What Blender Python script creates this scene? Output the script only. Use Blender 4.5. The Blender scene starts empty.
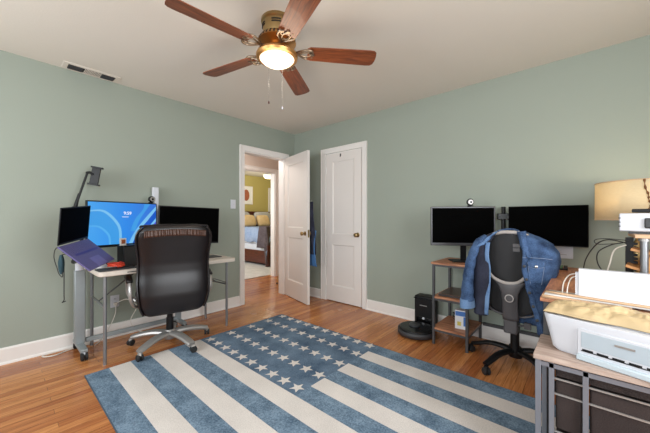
import bpy, bmesh, math, random
from mathutils import Matrix, Vector, Euler
SC = bpy.context.scene
COL = SC.collection
R = math.radians
random.seed(4)

# ------------------------------------------------------------------ camera, world, light, exposure
cam_data = bpy.data.cameras.new('camera')
cam = bpy.data.objects.new('camera', cam_data); COL.objects.link(cam)
cam_data.sensor_width = 36.0
cam_data.lens = 293.7 / 650 * 36.0
cam_data.shift_y = 2.5 / 650
cam_data.clip_start = 0.02
cam.location = (3.391, -3.095, 1.13)
cam.rotation_euler = (R(90), 0, R(41.7))
SC.camera = cam
SC.view_settings.view_transform = 'Standard'
SC.view_settings.look = 'None'
SC.view_settings.gamma = 1.0
SC.view_settings.use_curve_mapping = False
SC.view_settings.exposure = 0.0
SC.cycles.use_denoising = True
SC.cycles.max_bounces = 8
SC.cycles.diffuse_bounces = 5
SC.cycles.sample_clamp_indirect = 4.0

world = bpy.data.worlds.new('sky'); SC.world = world
world.use_nodes = True
world.node_tree.nodes['Background'].inputs[0].default_value = (0.62, 0.78, 1.0, 1)
world.node_tree.nodes['Background'].inputs[1].default_value = 1.2

def area(name, loc, rot, sx, sy, power, col):
    l = bpy.data.lights.new(name, 'AREA'); l.shape = 'RECTANGLE'; l.size = sx; l.size_y = sy
    l.energy = power; l.color = col
    o = bpy.data.objects.new(name, l); COL.objects.link(o); o.location = loc; o.rotation_euler = rot
    return o
def point(name, loc, power, col, rad=0.06):
    l = bpy.data.lights.new(name, 'POINT'); l.energy = power; l.color = col; l.shadow_soft_size = rad
    o = bpy.data.objects.new(name, l); COL.objects.link(o); o.location = loc
    return o
# daylight entering by the windows behind and to the right of the camera
area('window_daylight', (1.15, -4.52, 1.45), (R(90), 0, 0), 1.25, 1.25, 46, (0.93, 0.97, 1.0))
area('window_daylight', (3.25, -4.52, 1.45), (R(90), 0, 0), 1.25, 1.25, 44, (0.93, 0.97, 1.0))
area('window_daylight', (4.62, -2.2, 1.45), (R(90), 0, R(90)), 1.25, 1.25, 58, (0.96, 0.98, 1.0))
area('bedroom_fill', (-2.9, -1.30, 1.5), (R(90), 0, 0), 1.2, 1.2, 60, (0.95, 0.97, 1.0))  # added fill for the near side of the bed, from an unseen wall
point('bedroom_lamp', (-3.15, 1.9, 2.15), 16, (1.0, 0.9, 0.7), 0.1)
point('hall_fill', (-0.66, -0.9, 2.25), 30, (1.0, 0.95, 0.9), 0.12)  # added fill brightening the hall; no fixture is built for it

# ------------------------------------------------------------------ materials
def new_mat(name):
    m = bpy.data.materials.new(name); m.use_nodes = True
    nt = m.node_tree
    return m, nt, nt.nodes['Principled BSDF']
def rgb(h):
    h = h.lstrip('#'); c = [int(h[i:i+2], 16) / 255 for i in (0, 2, 4)]
    return tuple((x / 12.92 if x <= 0.04045 else ((x + 0.055) / 1.055) ** 2.4) for x in c) + (1,)
def plain(name, col, rough=0.5, metal=0.0, var=0.06, scale=20, bump=0.0, bscale=200, emis=None, estr=0, coat=0, spec=0.5, trans=0, alpha=1):
    m, nt, b = new_mat(name); N, L = nt.nodes, nt.links
    tc = N.new('ShaderNodeTexCoord'); nz = N.new('ShaderNodeTexNoise'); nz.inputs['Scale'].default_value = scale
    nz.inputs['Detail'].default_value = 4
    L.new(tc.outputs['Object'], nz.inputs['Vector'])
    c = rgb(col) if isinstance(col, str) else col
    mx = N.new('ShaderNodeMix'); mx.data_type = 'RGBA'
    mx.inputs[6].default_value = tuple(x * (1 - var) for x in c[:3]) + (1,)
    mx.inputs[7].default_value = tuple(min(1, x * (1 + var)) for x in c[:3]) + (1,)
    L.new(nz.outputs['Fac'], mx.inputs[0]); L.new(mx.outputs[2], b.inputs['Base Color'])
    b.inputs['Roughness'].default_value = rough; b.inputs['Metallic'].default_value = metal
    b.inputs['Specular IOR Level'].default_value = spec
    b.inputs['Coat Weight'].default_value = coat
    b.inputs['Transmission Weight'].default_value = trans
    if bump:
        n2 = N.new('ShaderNodeTexNoise'); n2.inputs['Scale'].default_value = bscale; n2.inputs['Detail'].default_value = 5
        L.new(tc.outputs['Object'], n2.inputs['Vector'])
        bp = N.new('ShaderNodeBump'); bp.inputs['Strength'].default_value = bump; bp.inputs['Distance'].default_value = 0.002
        L.new(n2.outputs['Fac'], bp.inputs['Height']); L.new(bp.outputs[0], b.inputs['Normal'])
    if emis:
        b.inputs['Emission Color'].default_value = rgb(emis); b.inputs['Emission Strength'].default_value = estr
    return m
def wood(name, c1, c2, rough=0.4, axis='X', scale=6.0, stretch=10, coat=0.0, fine=1.0):
    m, nt, b = new_mat(name); N, L = nt.nodes, nt.links
    tc = N.new('ShaderNodeTexCoord'); mp = N.new('ShaderNodeMapping')
    s = {'X': (1, stretch, stretch), 'Y': (stretch, 1, stretch), 'Z': (stretch, stretch, 1)}[axis]
    mp.inputs['Scale'].default_value = s
    L.new(tc.outputs['Object'], mp.inputs['Vector'])
    nz = N.new('ShaderNodeTexNoise'); nz.inputs['Scale'].default_value = scale; nz.inputs['Detail'].default_value = 8; nz.inputs['Distortion'].default_value = 0.6
    L.new(mp.outputs[0], nz.inputs['Vector'])
    cr = N.new('ShaderNodeValToRGB'); cr.color_ramp.elements[0].position = 0.32; cr.color_ramp.elements[1].position = 0.68
    cr.color_ramp.elements[0].color = rgb(c1); cr.color_ramp.elements[1].color = rgb(c2)
    L.new(nz.outputs['Fac'], cr.inputs[0]); L.new(cr.outputs[0], b.inputs['Base Color'])
    b.inputs['Roughness'].default_value = rough; b.inputs['Coat Weight'].default_value = coat
    return m
def floor_mat():
    m, nt, b = new_mat('oak_strip_floor'); N, L = nt.nodes, nt.links
    tc = N.new('ShaderNodeTexCoord'); sx = N.new('ShaderNodeSeparateXYZ'); cx = N.new('ShaderNodeCombineXYZ')
    L.new(tc.outputs['Object'], sx.inputs[0]); L.new(sx.outputs['Y'], cx.inputs['X']); L.new(sx.outputs['X'], cx.inputs['Y'])
    br = N.new('ShaderNodeTexBrick'); br.inputs['Scale'].default_value = 1; br.offset = 0.37; br.offset_frequency = 3
    br.inputs['Brick Width'].default_value = 0.85; br.inputs['Row Height'].default_value = 0.057
    br.inputs['Mortar Size'].default_value = 0.0009; br.inputs['Mortar Smooth'].default_value = 0.2; br.inputs['Bias'].default_value = 0.0
    br.inputs['Color1'].default_value = rgb('#a6653a'); br.inputs['Color2'].default_value = rgb('#cf9059'); br.inputs['Mortar'].default_value = rgb('#5f3a20')
    L.new(cx.outputs[0], br.inputs['Vector'])
    mp = N.new('ShaderNodeMapping'); mp.inputs['Scale'].default_value = (1.6, 26, 1)
    L.new(cx.outputs[0], mp.inputs['Vector'])
    nz = N.new('ShaderNodeTexNoise'); nz.inputs['Scale'].default_value = 3; nz.inputs['Detail'].default_value = 8; nz.inputs['Distortion'].default_value = 1.0
    L.new(mp.outputs[0], nz.inputs['Vector'])
    cr = N.new('ShaderNodeValToRGB'); cr.color_ramp.elements[0].position = 0.3; cr.color_ramp.elements[1].position = 0.72
    cr.color_ramp.elements[0].color = (0.62, 0.56, 0.5, 1); cr.color_ramp.elements[1].color = (1.12, 1.1, 1.08, 1)
    L.new(nz.outputs['Fac'], cr.inputs[0])
    mx = N.new('ShaderNodeMix'); mx.data_type = 'RGBA'; mx.blend_type = 'MULTIPLY'; mx.inputs[0].default_value = 1
    L.new(br.outputs['Color'], mx.inputs[6]); L.new(cr.outputs[0], mx.inputs[7])
    L.new(mx.outputs[2], b.inputs['Base Color'])
    n3 = N.new('ShaderNodeTexNoise'); n3.inputs['Scale'].default_value = 2.5; L.new(tc.outputs['Object'], n3.inputs['Vector'])
    mr = N.new('ShaderNodeMapRange'); mr.inputs[3].default_value = 0.17; mr.inputs[4].default_value = 0.32
    L.new(n3.outputs['Fac'], mr.inputs[0]); L.new(mr.outputs[0], b.inputs['Roughness'])
    bp = N.new('ShaderNodeBump'); bp.inputs['Strength'].default_value = 0.35; bp.inputs['Distance'].default_value = 0.001; bp.invert = True
    L.new(br.outputs['Fac'], bp.inputs['Height']); L.new(bp.outputs[0], b.inputs['Normal'])
    return m
def fabric(name, c1, c2, sc=320, rough=0.95, big=6, bigamt=0.25):
    """woven heather fabric: fine two-tone speckle over slow wear"""
    m, nt, b = new_mat(name); N, L = nt.nodes, nt.links
    tc = N.new('ShaderNodeTexCoord')
    nz = N.new('ShaderNodeTexNoise'); nz.inputs['Scale'].default_value = sc; nz.inputs['Detail'].default_value = 2
    L.new(tc.outputs['Object'], nz.inputs['Vector'])
    n2 = N.new('ShaderNodeTexNoise'); n2.inputs['Scale'].default_value = big; n2.inputs['Detail'].default_value = 5
    L.new(tc.outputs['Object'], n2.inputs['Vector'])
    ad = N.new('ShaderNodeMix'); ad.data_type = 'FLOAT'; ad.inputs[0].default_value = bigamt * 1.6
    L.new(nz.outputs['Fac'], ad.inputs[2]); L.new(n2.outputs['Fac'], ad.inputs[3])
    cr = N.new('ShaderNodeValToRGB'); cr.color_ramp.elements[0].position = 0.36; cr.color_ramp.elements[1].position = 0.64
    cr.color_ramp.elements[0].color = rgb(c1); cr.color_ramp.elements[1].color = rgb(c2)
    L.new(ad.outputs[0], cr.inputs[0]); L.new(cr.outputs[0], b.inputs['Base Color'])
    b.inputs['Roughness'].default_value = rough; b.inputs['Specular IOR Level'].default_value = 0.15
    bp = N.new('ShaderNodeBump'); bp.inputs['Strength'].default_value = 0.5; bp.inputs['Distance'].default_value = 0.002
    L.new(nz.outputs['Fac'], bp.inputs['Height']); L.new(bp.outputs[0], b.inputs['Normal'])
    return m
def screen_mat(name):
    m, nt, b = new_mat(name); N, L = nt.nodes, nt.links
    tc = N.new('ShaderNodeTexCoord'); sx = N.new('ShaderNodeSeparateXYZ'); L.new(tc.outputs['Object'], sx.inputs[0])
    mr = N.new('ShaderNodeMapRange'); mr.inputs[1].default_value = -0.3; mr.inputs[2].default_value = 0.3
    L.new(sx.outputs['X'], mr.inputs[0])
    cr = N.new('ShaderNodeValToRGB'); e = cr.color_ramp.elements
    e[0].color = rgb('#45a6f2'); e[1].color = rgb('#2f6fd8'); x = e.new(0.5); x.color = rgb('#2b8cec')
    L.new(mr.outputs[0], cr.inputs[0]); L.new(cr.outputs[0], b.inputs['Emission Color']); b.inputs['Emission Strength'].default_value = 0.95
    b.inputs['Base Color'].default_value = (0.01, 0.01, 0.012, 1); b.inputs['Roughness'].default_value = 0.3
    return m

M = {}
M['wall'] = plain('sage_green_paint', '#949c91', 0.75, var=0.02, scale=3, bump=0.25, bscale=120)
M['ceiling'] = plain('ceiling_paint', '#d8d1c6', 0.9, var=0.015, scale=2, bump=0.35, bscale=90)
M['trim'] = plain('white_trim_paint', '#e4e0dc', 0.4, var=0.015, scale=5)
M['door'] = plain('door_paint', '#dfd9d4', 0.42, var=0.015, scale=4)
M['hall'] = plain('beige_hall_paint', '#c4b5aa', 0.8, var=0.02)
M['yellow'] = plain('yellow_bedroom_paint', '#b9ab68', 0.8, var=0.02)
M['floor'] = floor_mat()
M['brass'] = plain('antique_brass', '#a98f63', 0.32, 1.0, var=0.1)
M['bronze'] = plain('aged_bronze', '#8f7c68', 0.4, 0.9, var=0.1)
M['goldbrass'] = plain('polished_brass', '#c9985f', 0.38, 1.0, var=0.08)
M['darkhole'] = plain('dark_opening', '#1c1713', 0.9)
M['blade'] = wood('cherry_blade_veneer', '#5a2c17', '#8d4a26', 0.42, 'X', 9, 12, coat=0.1)
M['glass_lit'] = plain('lit_frosted_glass', '#fff4dd', 0.4, emis='#ffeccb', estr=1.05)
M['chrome'] = plain('chrome', '#c9c9c9', 0.22, 1.0)
M['steel'] = plain('grey_steel_tube', '#8d8f92', 0.38, 0.7, var=0.08)
M['silver'] = plain('silver_plastic', '#a3a09d', 0.35, 0.5)
M['column'] = plain('pale_grey_powder_coat', '#8f9698', 0.4, 0.35)
M['black'] = plain('black_plastic', '#0d0d0f', 0.45, var=0.1, spec=0.3)
M['blackgloss'] = plain('black_gloss_plastic', '#0c0c0e', 0.18)
M['rubber'] = plain('black_rubber', '#1a1a1b', 0.7)
M['darkgrey'] = plain('dark_grey_plastic', '#36373a', 0.45)
M['bezel'] = plain('monitor_bezel', '#121214', 0.4, spec=0.3)
M['greybezel'] = plain('grey_monitor_bezel', '#4a4a4d', 0.35, 0.3)
M['screen_off'] = plain('screen_switched_off', '#010101', 0.7, spec=0.03, var=0)
M['screen_on'] = screen_mat('blue_screen')
for k, c in dict(rb1='#7cc4f4', rb2='#3f9fea', rb3='#1559c8', rb4='#5a5fd6', rb5='#56b2f2').items():
    M[k] = plain('blue_swirl_' + k, '#000000', 0.4, emis=c, estr=0.95, var=0)
M['text_on'] = plain('white_screen_text', '#000000', 0.4, emis='#ffffff', estr=1.0, var=0)
M['leather'] = plain('dark_brown_leather', '#120d10', 0.32, var=0.4, scale=7, bump=0.3, bscale=240, spec=0.5)
M['leather_band'] = plain('worn_brown_leather', '#46291b', 0.45, var=0.35, scale=26, bump=0.7, bscale=110)
M['whiteplastic'] = plain('white_plastic', '#cdd0d7', 0.35, var=0.015)
M['tabletop'] = plain('off_white_blow_moulded_plastic', '#cfc5ba', 0.5, var=0.04, bump=0.2)
M['lilac'] = plain('reflection_tinted_deck', '#5d5688', 0.45, 0.1, var=0.12, scale=9)  # violet screen reflection painted into the deck, strip and touchpad base colours
M['lilac_dark'] = plain('reflection_tinted_strip', '#463c86', 0.4, 0.3)
M['lilac_pad'] = plain('reflection_tinted_touchpad', '#7068a0', 0.35, 0.1)
M['red'] = plain('orange_red_cable', '#d8401f', 0.5)
M['teal'] = plain('teal_fabric', '#2c4a55', 0.8, var=0.2)
M['cable_black'] = plain('black_cable', '#1b1b1c', 0.5)
M['cable_white'] = plain('white_cable', '#d6d0c6', 0.5)
M['rug_blue'] = fabric('rug_denim_blue', '#485c70', '#7f95a8', 110, big=9, bigamt=.3)
M['rug_white'] = fabric('rug_bone_white', '#c3bdb8', '#dcd6d0', 160, big=4)
M['rug_canton'] = fabric('rug_slate_blue', '#43566b', '#6d8195', 110, big=5, bigamt=0.4)
M['rug_edge'] = plain('rug_binding', '#44525f', 0.9)
M['denim'] = fabric('blue_denim', '#1f2d47', '#557098', 240, big=12, bigamt=0.36)
M['denim_light'] = fabric('faded_denim', '#4f6f9c', '#7f9cc0', 240, big=7, bigamt=0.4)
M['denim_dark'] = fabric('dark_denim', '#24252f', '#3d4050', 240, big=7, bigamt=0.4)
M['stitch'] = plain('tan_stitching', '#8797b2', 0.8)
M['mesh_back'] = plain('black_mesh_fabric', '#232325', 0.75, var=0.2, scale=300, bump=0.6, bscale=900)
M['chair_grey'] = plain('grey_chair_plastic', '#4c494b', 0.42)
M['chair_trim'] = plain('pale_grey_chair_trim', '#a39c98', 0.4)
M['rustic'] = wood('rustic_brown_board', '#7d4c33', '#c48a66', 0.5, 'X', 7, 9)
M['rustic_y'] = wood('rustic_brown_board_lengthwise', '#8a543c', '#cb9068', 0.45, 'Y', 6, 8)
M['stand_top'] = wood('washed_oak_board', '#9a8478', '#bca99c', 0.5, 'X', 5, 9)
M['stand_metal'] = plain('grey_stand_frame', '#7c7e86', 0.45, 0.4)
M['blackmetal'] = plain('dark_grey_steel_frame', '#4b4b4d', 0.45, 0.4)
M['drawer'] = fabric('charcoal_drawer_fabric', '#2c2625', '#453c3a', 300)
M['envelope'] = plain('kraft_paper', '#bfa880', 0.6, var=0.07, scale=14, bump=0.9, bscale=30)
M['paper'] = plain('white_paper', '#e8e6e3', 0.7, var=0.02)
M['folder'] = plain('manila_card', '#c9a684', 0.7, var=0.05)
M['pine'] = wood('pine_board', '#a8713f', '#cf9a63', 0.5, 'Z', 8, 8)
M['lampshade'] = None
M['box_blue'] = plain('blue_print', '#3f6fb4', 0.5)
M['box_yellow'] = plain('yellow_print', '#c9b85a', 0.5)
M['box_white'] = plain('white_carton', '#d8d9dc', 0.55)
M['darkwood'] = wood('mahogany', '#3a1712', '#5d2a20', 0.35, 'X', 5, 8)
M['bedwhite'] = plain('white_bedding', '#cfd2da', 0.9, var=0.05)
M['bedblue'] = fabric('blue_duvet', '#7f93b5', '#a5b5d0', 60)
M['bedgrey'] = fabric('grey_brown_throw', '#4a4246', '#6a6064', 60)
M['pillowtan'] = fabric('tan_pillow', '#c9a878', '#dcc49a', 80)
M['pillowgrey'] = fabric('grey_pillow', '#9c9c9e', '#b9b9bc', 80)
M['carpet'] = fabric('pale_grey_rug', '#bdbab8', '#d9d6d3', 90)
M['art'] = plain('red_brown_print', '#a35b3c', 0.7, var=0.4, scale=12)
M['windowglow'] = plain('bright_curtained_window', '#dfe8ea', 0.6, emis='#d6e4e6', estr=0.55)
M['yellowpole'] = plain('varnished_pole', '#c9a257', 0.4)
M['green'] = plain('dull_green_plastic', '#5d7a5a', 0.5)
M['twig'] = wood('brown_twig', '#4e2d14', '#7a4c22', 0.7, 'Z', 10, 3)
M['tan_leather'] = plain('tan_label', '#8c8f99', 0.6)
M['clear'] = plain('window_glass', '#ffffff', 0.02, trans=1.0, var=0)
def shade_mat():
    m, nt, b = new_mat('linen_lampshade'); N, L = nt.nodes, nt.links
    out = nt.nodes['Material Output']
    tc = N.new('ShaderNodeTexCoord'); mp = N.new('ShaderNodeMapping'); mp.inputs['Scale'].default_value = (60, 60, 400)
    L.new(tc.outputs['Object'], mp.inputs[0])
    nz = N.new('ShaderNodeTexNoise'); nz.inputs['Scale'].default_value = 1; nz.inputs['Detail'].default_value = 3; L.new(mp.outputs[0], nz.inputs['Vector'])
    cr = N.new('ShaderNodeValToRGB'); cr.color_ramp.elements[0].color = rgb('#e2cfa8'); cr.color_ramp.elements[1].color = rgb('#f2e6c8')
    L.new(nz.outputs['Fac'], cr.inputs[0])
    d = N.new('ShaderNodeBsdfDiffuse'); t = N.new('ShaderNodeBsdfTranslucent'); mx = N.new('ShaderNodeMixShader'); mx.inputs[0].default_value = 0.45
    L.new(cr.outputs[0], d.inputs[0]); L.new(cr.outputs[0], t.inputs[0]); L.new(d.outputs[0], mx.inputs[1]); L.new(t.outputs[0], mx.inputs[2])
    L.new(mx.outputs[0], out.inputs[0])
    return m
M['lampshade'] = shade_mat()

# ------------------------------------------------------------------ mesh helpers
class MB:
    def __init__(s): s.bm = bmesh.new(); s.mats = []
    def slot(s, mat):
        if mat not in s.mats: s.mats.append(mat)
        return s.mats.index(mat)
    def add(s, vs, fs, mat=None):
        bv = [s.bm.verts.new(v) for v in vs]
        out = []
        for f in fs:
            try: fc = s.bm.faces.new([bv[i] for i in f])
            except ValueError: continue
            if mat is not None: fc.material_index = s.slot(mat)
            out.append(fc)
        return bv
    def box(s, x0, x1, y0, y1, z0, z1, mat=None, mtx=None):
        vs = [(x, y, z) for x in (x0, x1) for y in (y0, y1) for z in (z0, z1)]
        if mtx: vs = [mtx @ Vector(v) for v in vs]
        s.add(vs, [(0, 1, 3, 2), (4, 6, 7, 5), (0, 4, 5, 1), (2, 3, 7, 6), (0, 2, 6, 4), (1, 5, 7, 3)], mat); return s
    def bar(s, p0, p1, w, h, mat=None, up=(0, 0, 1)):
        p0, p1 = Vector(p0), Vector(p1); d = (p1 - p0); L = d.length; d.normalize()
        up = Vector(up)
        if abs(d.dot(up)) > 0.98: up = Vector((0, 1, 0))
        sx = d.cross(up).normalized(); u2 = sx.cross(d)
        m = Matrix((sx, d, u2)).transposed().to_4x4(); m.translation = p0
        return s.box(-w / 2, w / 2, 0, L, -h / 2, h / 2, mat, m)
    def tube(s, pts, r, n=8, mat=None, closed=False, flat=None):
        P = [Vector(p) for p in pts]; k = len(P)
        rs = r if isinstance(r, (list, tuple)) else [r] * k
        rings = []; prev = None
        for i, p in enumerate(P):
            a = P[(i - 1) % k] if (closed or i > 0) else P[i]; b = P[(i + 1) % k] if (closed or i < k - 1) else P[i]
            t = (b - a).normalized()
            if prev is None:
                ref = Vector((0, 0, 1)) if abs(t.z) < 0.9 else Vector((1, 0, 0))
                x = t.cross(ref).normalized()
            else: x = (prev - t * prev.dot(t)).normalized()
            prev = x; y = t.cross(x)
            fy = flat if flat else 1.0
            rings.append([p + (x * math.cos(2 * math.pi * j / n) + y * fy * math.sin(2 * math.pi * j / n)) * rs[i] for j in range(n)])
        vs = [v for rg in rings for v in rg]; fs = []
        for i in range(k if closed else k - 1):
            i2 = (i + 1) % k
            for j in range(n): fs.append((i * n + j, i * n + (j + 1) % n, i2 * n + (j + 1) % n, i2 * n + j))
        if not closed: fs += [tuple(range(n))[::-1], tuple((k - 1) * n + j for j in range(n))]
        s.add(vs, fs, mat); return s
    def cyl(s, p0, p1, r, n=20, mat=None, r2=None): return s.tube([p0, p1], [r, r2 if r2 is not None else r], n, mat)
    def lathe(s, prof, c=(0, 0, 0), n=32, mat=None, mtx=None):
        vs = []; k = len(prof)
        for (r, z) in prof:
            for j in range(n):
                a = 2 * math.pi * j / n; v = Vector((c[0] + max(r, 1e-4) * math.cos(a), c[1] + max(r, 1e-4) * math.sin(a), c[2] + z))
                vs.append(mtx @ v if mtx else v)
        fs = [(i * n + j, i * n + (j + 1) % n, (i + 1) * n + (j + 1) % n, (i + 1) * n + j) for i in range(k - 1) for j in range(n)]
        fs += [tuple(range(n))[::-1], tuple((k - 1) * n + j for j in range(n))]
        s.add(vs, fs, mat); return s
    def prism(s, poly, z0, z1, mat=None, mtx=None):
        n = len(poly)
        vs = [Vector((x, y, z0)) for x, y in poly] + [Vector((x, y, z1)) for x, y in poly]
        if mtx: vs = [mtx @ v for v in vs]
        fs = [tuple(range(n))[::-1], tuple(range(n, 2 * n))] + [(i, (i + 1) % n, n + (i + 1) % n, n + i) for i in range(n)]
        s.add(vs, fs, mat); return s
    def grid(s, fn, nu, nv, mat=None, closed_u=False, cap=False):
        vs = [fn(i / (nu if closed_u else nu - 1), j / (nv - 1)) for j in range(nv) for i in range(nu)]
        fs = []
        for j in range(nv - 1):
            for i in range(nu if closed_u else nu - 1):
                i2 = (i + 1) % nu
                fs.append((j * nu + i, j * nu + i2, (j + 1) * nu + i2, (j + 1) * nu + i))
        if cap: fs += [tuple(range(nu))[::-1], tuple((nv - 1) * nu + i for i in range(nu))]
        s.add(vs, fs, mat); return s
    def build(s, name, mat=None, parent=None, bevel=0.0, smooth=True, sub=0, solid=0.0, loc=None, rot=None, seg=2, ang=35):
        bmesh.ops.recalc_face_normals(s.bm, faces=s.bm.faces)
        me = bpy.data.meshes.new(name); s.bm.to_mesh(me); s.bm.free()
        mats = s.mats if s.mats else [mat]
        for m in mats: me.materials.append(m)
        if smooth:
            for p in me.polygons: p.use_smooth = True
            me.set_sharp_from_angle(angle=R(ang))
        o = bpy.data.objects.new(name, me); COL.objects.link(o)
        if parent is not None: o.parent = parent
        if loc: o.location = loc
        if rot: o.rotation_euler = rot
        if solid: md = o.modifiers.new('thick', 'SOLIDIFY'); md.thickness = solid; md.offset = 0
        if bevel: md = o.modifiers.new('bevel', 'BEVEL'); md.width = bevel; md.segments = seg; md.limit_method = 'ANGLE'; md.angle_limit = R(40)
        if sub: md = o.modifiers.new('sub', 'SUBSURF'); md.levels = sub; md.render_levels = sub
        return o
def thing(name, label, cat, loc=(0, 0, 0), rz=0.0, group=None):
    o = bpy.data.objects.new(name, None); COL.objects.link(o); o.location = loc; o.rotation_euler = (0, 0, rz)
    o.empty_display_size = 0.1
    return tag(o, label, cat, group)
def tag(o, label, cat, group=None):
    o['label'] = label; o['category'] = cat
    if group: o['group'] = group
    return o
def struct(o, label=None):
    o['kind'] = 'structure'
    if label: o['label'] = label
    return o
def smooth_path(pts, n=8):
    P = [Vector(p) for p in pts]; P = [P[0]] + P + [P[-1]]; out = []
    for i in range(1, len(P) - 2):
        for k in range(n):
            t = k / n; a, b, c, d = P[i - 1], P[i], P[i + 1], P[i + 2]
            out.append(0.5 * ((2 * b) + (c - a) * t + (2 * a - 5 * b + 4 * c - d) * t * t + (3 * b - a - 3 * c + d) * t ** 3))
    out.append(P[-2]); return out
def interp(tab, z):
    tab = sorted(tab)
    if z <= tab[0][0]: return tab[0][1]
    for (a, va), (b, vb) in zip(tab, tab[1:]):
        if z <= b:
            t = (z - a) / (b - a); t = t * t * (3 - 2 * t); return va + (vb - va) * t
    return tab[-1][1]

# ------------------------------------------------------------------ the room
H = 2.44
XR, YF = 4.70, -4.60
DY0, DY1, DH = -0.905, -0.205, 2.035          # opening to the hall in the left wall
CX0, CX1 = 0.655, 1.275                        # closet opening
HY0, HY1 = -0.34, 0.575                        # opening hall -> bedroom
m = MB().box(-0.12, XR, YF, 0.12, -0.10, 0.0); struct(m.build('floor', M['floor'], smooth=False), 'orange oak strip floor of the office')
m = MB().box(-1.32, -0.12, -2.2, 0.85, -0.10, 0.0); struct(m.build('floor', M['floor'], smooth=False), 'oak strip floor of the hall')
m = MB().box(-4.32, -1.32, -1.4, 3.3, -0.10, 0.0); struct(m.build('floor', M['floor'], smooth=False), 'oak floor of the bedroom')
m = MB().box(-0.12, XR, YF, 0.12, H, H + 0.1); struct(m.build('ceiling', M['ceiling'], smooth=False), 'white office ceiling')
m = MB().box(-1.32, -0.12, -2.2, 0.95, H, H + 0.1); struct(m.build('ceiling', M['ceiling'], smooth=False), 'hall ceiling')
m = MB().box(-4.32, -1.32, -1.4, 3.3, H, H + 0.1); struct(m.build('ceiling', M['ceiling'], smooth=False), 'bedroom ceiling')
def walled(name, mat, boxes, label=None):
    m = MB()
    for b in boxes: m.box(*b)
    return struct(m.build(name, mat, smooth=False), label)
walled('wall_left', M['wall'], [(-0.06, 0, YF, DY0, 0, H), (-0.06, 0, DY1, 0.0, 0, H), (-0.06, 0, DY0, DY1, DH, H)], 'sage green wall with the open doorway')
walled('wall_left', M['hall'], [(-0.12, -0.06, -2.2, DY0, 0, H), (-0.12, -0.06, DY1, 0.85, 0, H), (-0.12, -0.06, DY0, DY1, DH, H)], 'beige hall side of the office wall')
walled('wall_back', M['wall'], [(-0.06, CX0, 0, 0.12, 0, H), (CX1, XR + .1, 0, 0.12, 0, H), (CX0, CX1, 0, 0.12, DH, H)], 'sage green wall with the closet door')
W1 = (0.5, 1.8, 0.8, 2.1); W2 = (2.6, 3.9, 0.8, 2.1)
walled('wall_front', M['wall'], [(-0.06, W1[0], YF - .12, YF, 0, H), (W1[1], W2[0], YF - .12, YF, 0, H), (W2[1], XR + .1, YF - .12, YF, 0, H),
    (W1[0], W1[1], YF - .12, YF, 0, .8), (W1[0], W1[1], YF - .12, YF, 2.1, H), (W2[0], W2[1], YF - .12, YF, 0, .8), (W2[0], W2[1], YF - .12, YF, 2.1, H)])
walled('wall_right', M['wall'], [(XR, XR + .12, YF, -2.85, 0, H), (XR, XR + .12, -1.55, 0, 0, H), (XR, XR + .12, -2.85, -1.55, 0, .8), (XR, XR + .12, -2.85, -1.55, 2.1, H)])
# hall and bedroom walls
walled('wall_hall', M['hall'], [(-1.26, -1.2, -2.2, HY0, 0, H), (-1.26, -1.2, HY1, 0.85, 0, H), (-1.26, -1.2, HY0, HY1, DH, H),
    (-1.32, 0, 0.85, 0.95, 0, H), (-1.32, -0.06, -2.3, -2.2, 0, H)], 'beige hall wall around the bedroom doorway')
walled('wall_bedroom', M['yellow'], [(-1.32, -1.26, -1.4, HY0, 0, H), (-1.32, -1.26, HY1, 3.3, 0, H), (-1.32, -1.26, HY0, HY1, DH, H),
    (-4.32, -4.2, -1.4, 3.3, 0, H), (-4.32, -1.32, 3.2, 3.3, 0, H), (-4.32, -1.32, -1.5, -1.4, 0, H)], 'yellow bedroom wall')
# windows out of frame
def window(name, w, axis):
    a0, a1, z0, z1 = w
    f = MB()
    def bx(u0, u1, v0, v1, d0, d1):
        if axis == 'Y': f.box(u0, u1, YF - .12 + d0, YF - .12 + d1, v0, v1)
        else: f.box(XR + .12 - d1, XR + .12 - d0, u0, u1, v0, v1)
    for (u0, u1, v0, v1) in [(a0, a0 + .04, z0, z1), (a1 - .04, a1, z0, z1), (a0 + .04, a1 - .04, z0, z0 + .04), (a0 + .04, a1 - .04, z1 - .04, z1), (a0 + .04, a1 - .04, (z0 + z1) / 2 - .02, (z0 + z1) / 2 + .02)]:
        bx(u0, u1, v0, v1, 0.0, 0.06)
    o = struct(f.build(name, M['trim'], smooth=False))
    f = MB(); bx(a0 + .04, a1 - .04, z0 + .04, z1 - .04, .02, .024); f.build('window_pane', M['clear'], o, smooth=False)
window('window_1', W1, 'Y'); window('window_2', W2, 'Y'); window('window_3', (-2.85, -1.55, .8, 2.1), 'X')

# baseboards with quarter round
def baseboard(name, p0, p1, nrm, label=None, mat='trim'):
    p0, p1, n = Vector(p0), Vector(p1), Vector(nrm)
    prof = [(0, 0), (0.022, 0), (0.022, 0.008), (0.014, 0.018), (0.012, 0.019), (0.012, 0.115), (0.008, 0.125), (0.0, 0.128)]
    m = MB(); k = len(prof)
    vs = [p + n * a + Vector((0, 0, z)) for p in (p0, p1) for a, z in prof]
    m.add(vs, [tuple(range(k)), tuple(range(k, 2 * k))[::-1]] + [(i, (i + 1) % k, k + (i + 1) % k, k + i) for i in range(k)])
    return struct(m.build(name, M[mat], smooth=False), label)
baseboard('baseboard_left', (0, YF, 0), (0, DY0 - .07, 0), (1, 0, 0), 'white baseboard along the left wall')
baseboard('baseboard_left', (0, DY1 + .07, 0), (0, 0, 0), (1, 0, 0))
baseboard('baseboard_back', (0, 0, 0), (CX0 - .083, 0, 0), (0, -1, 0), 'white baseboard between doorway and closet')
baseboard('baseboard_back', (CX1 + .067, 0, 0), (XR, 0, 0), (0, -1, 0), 'white baseboard right of the closet')
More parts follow.
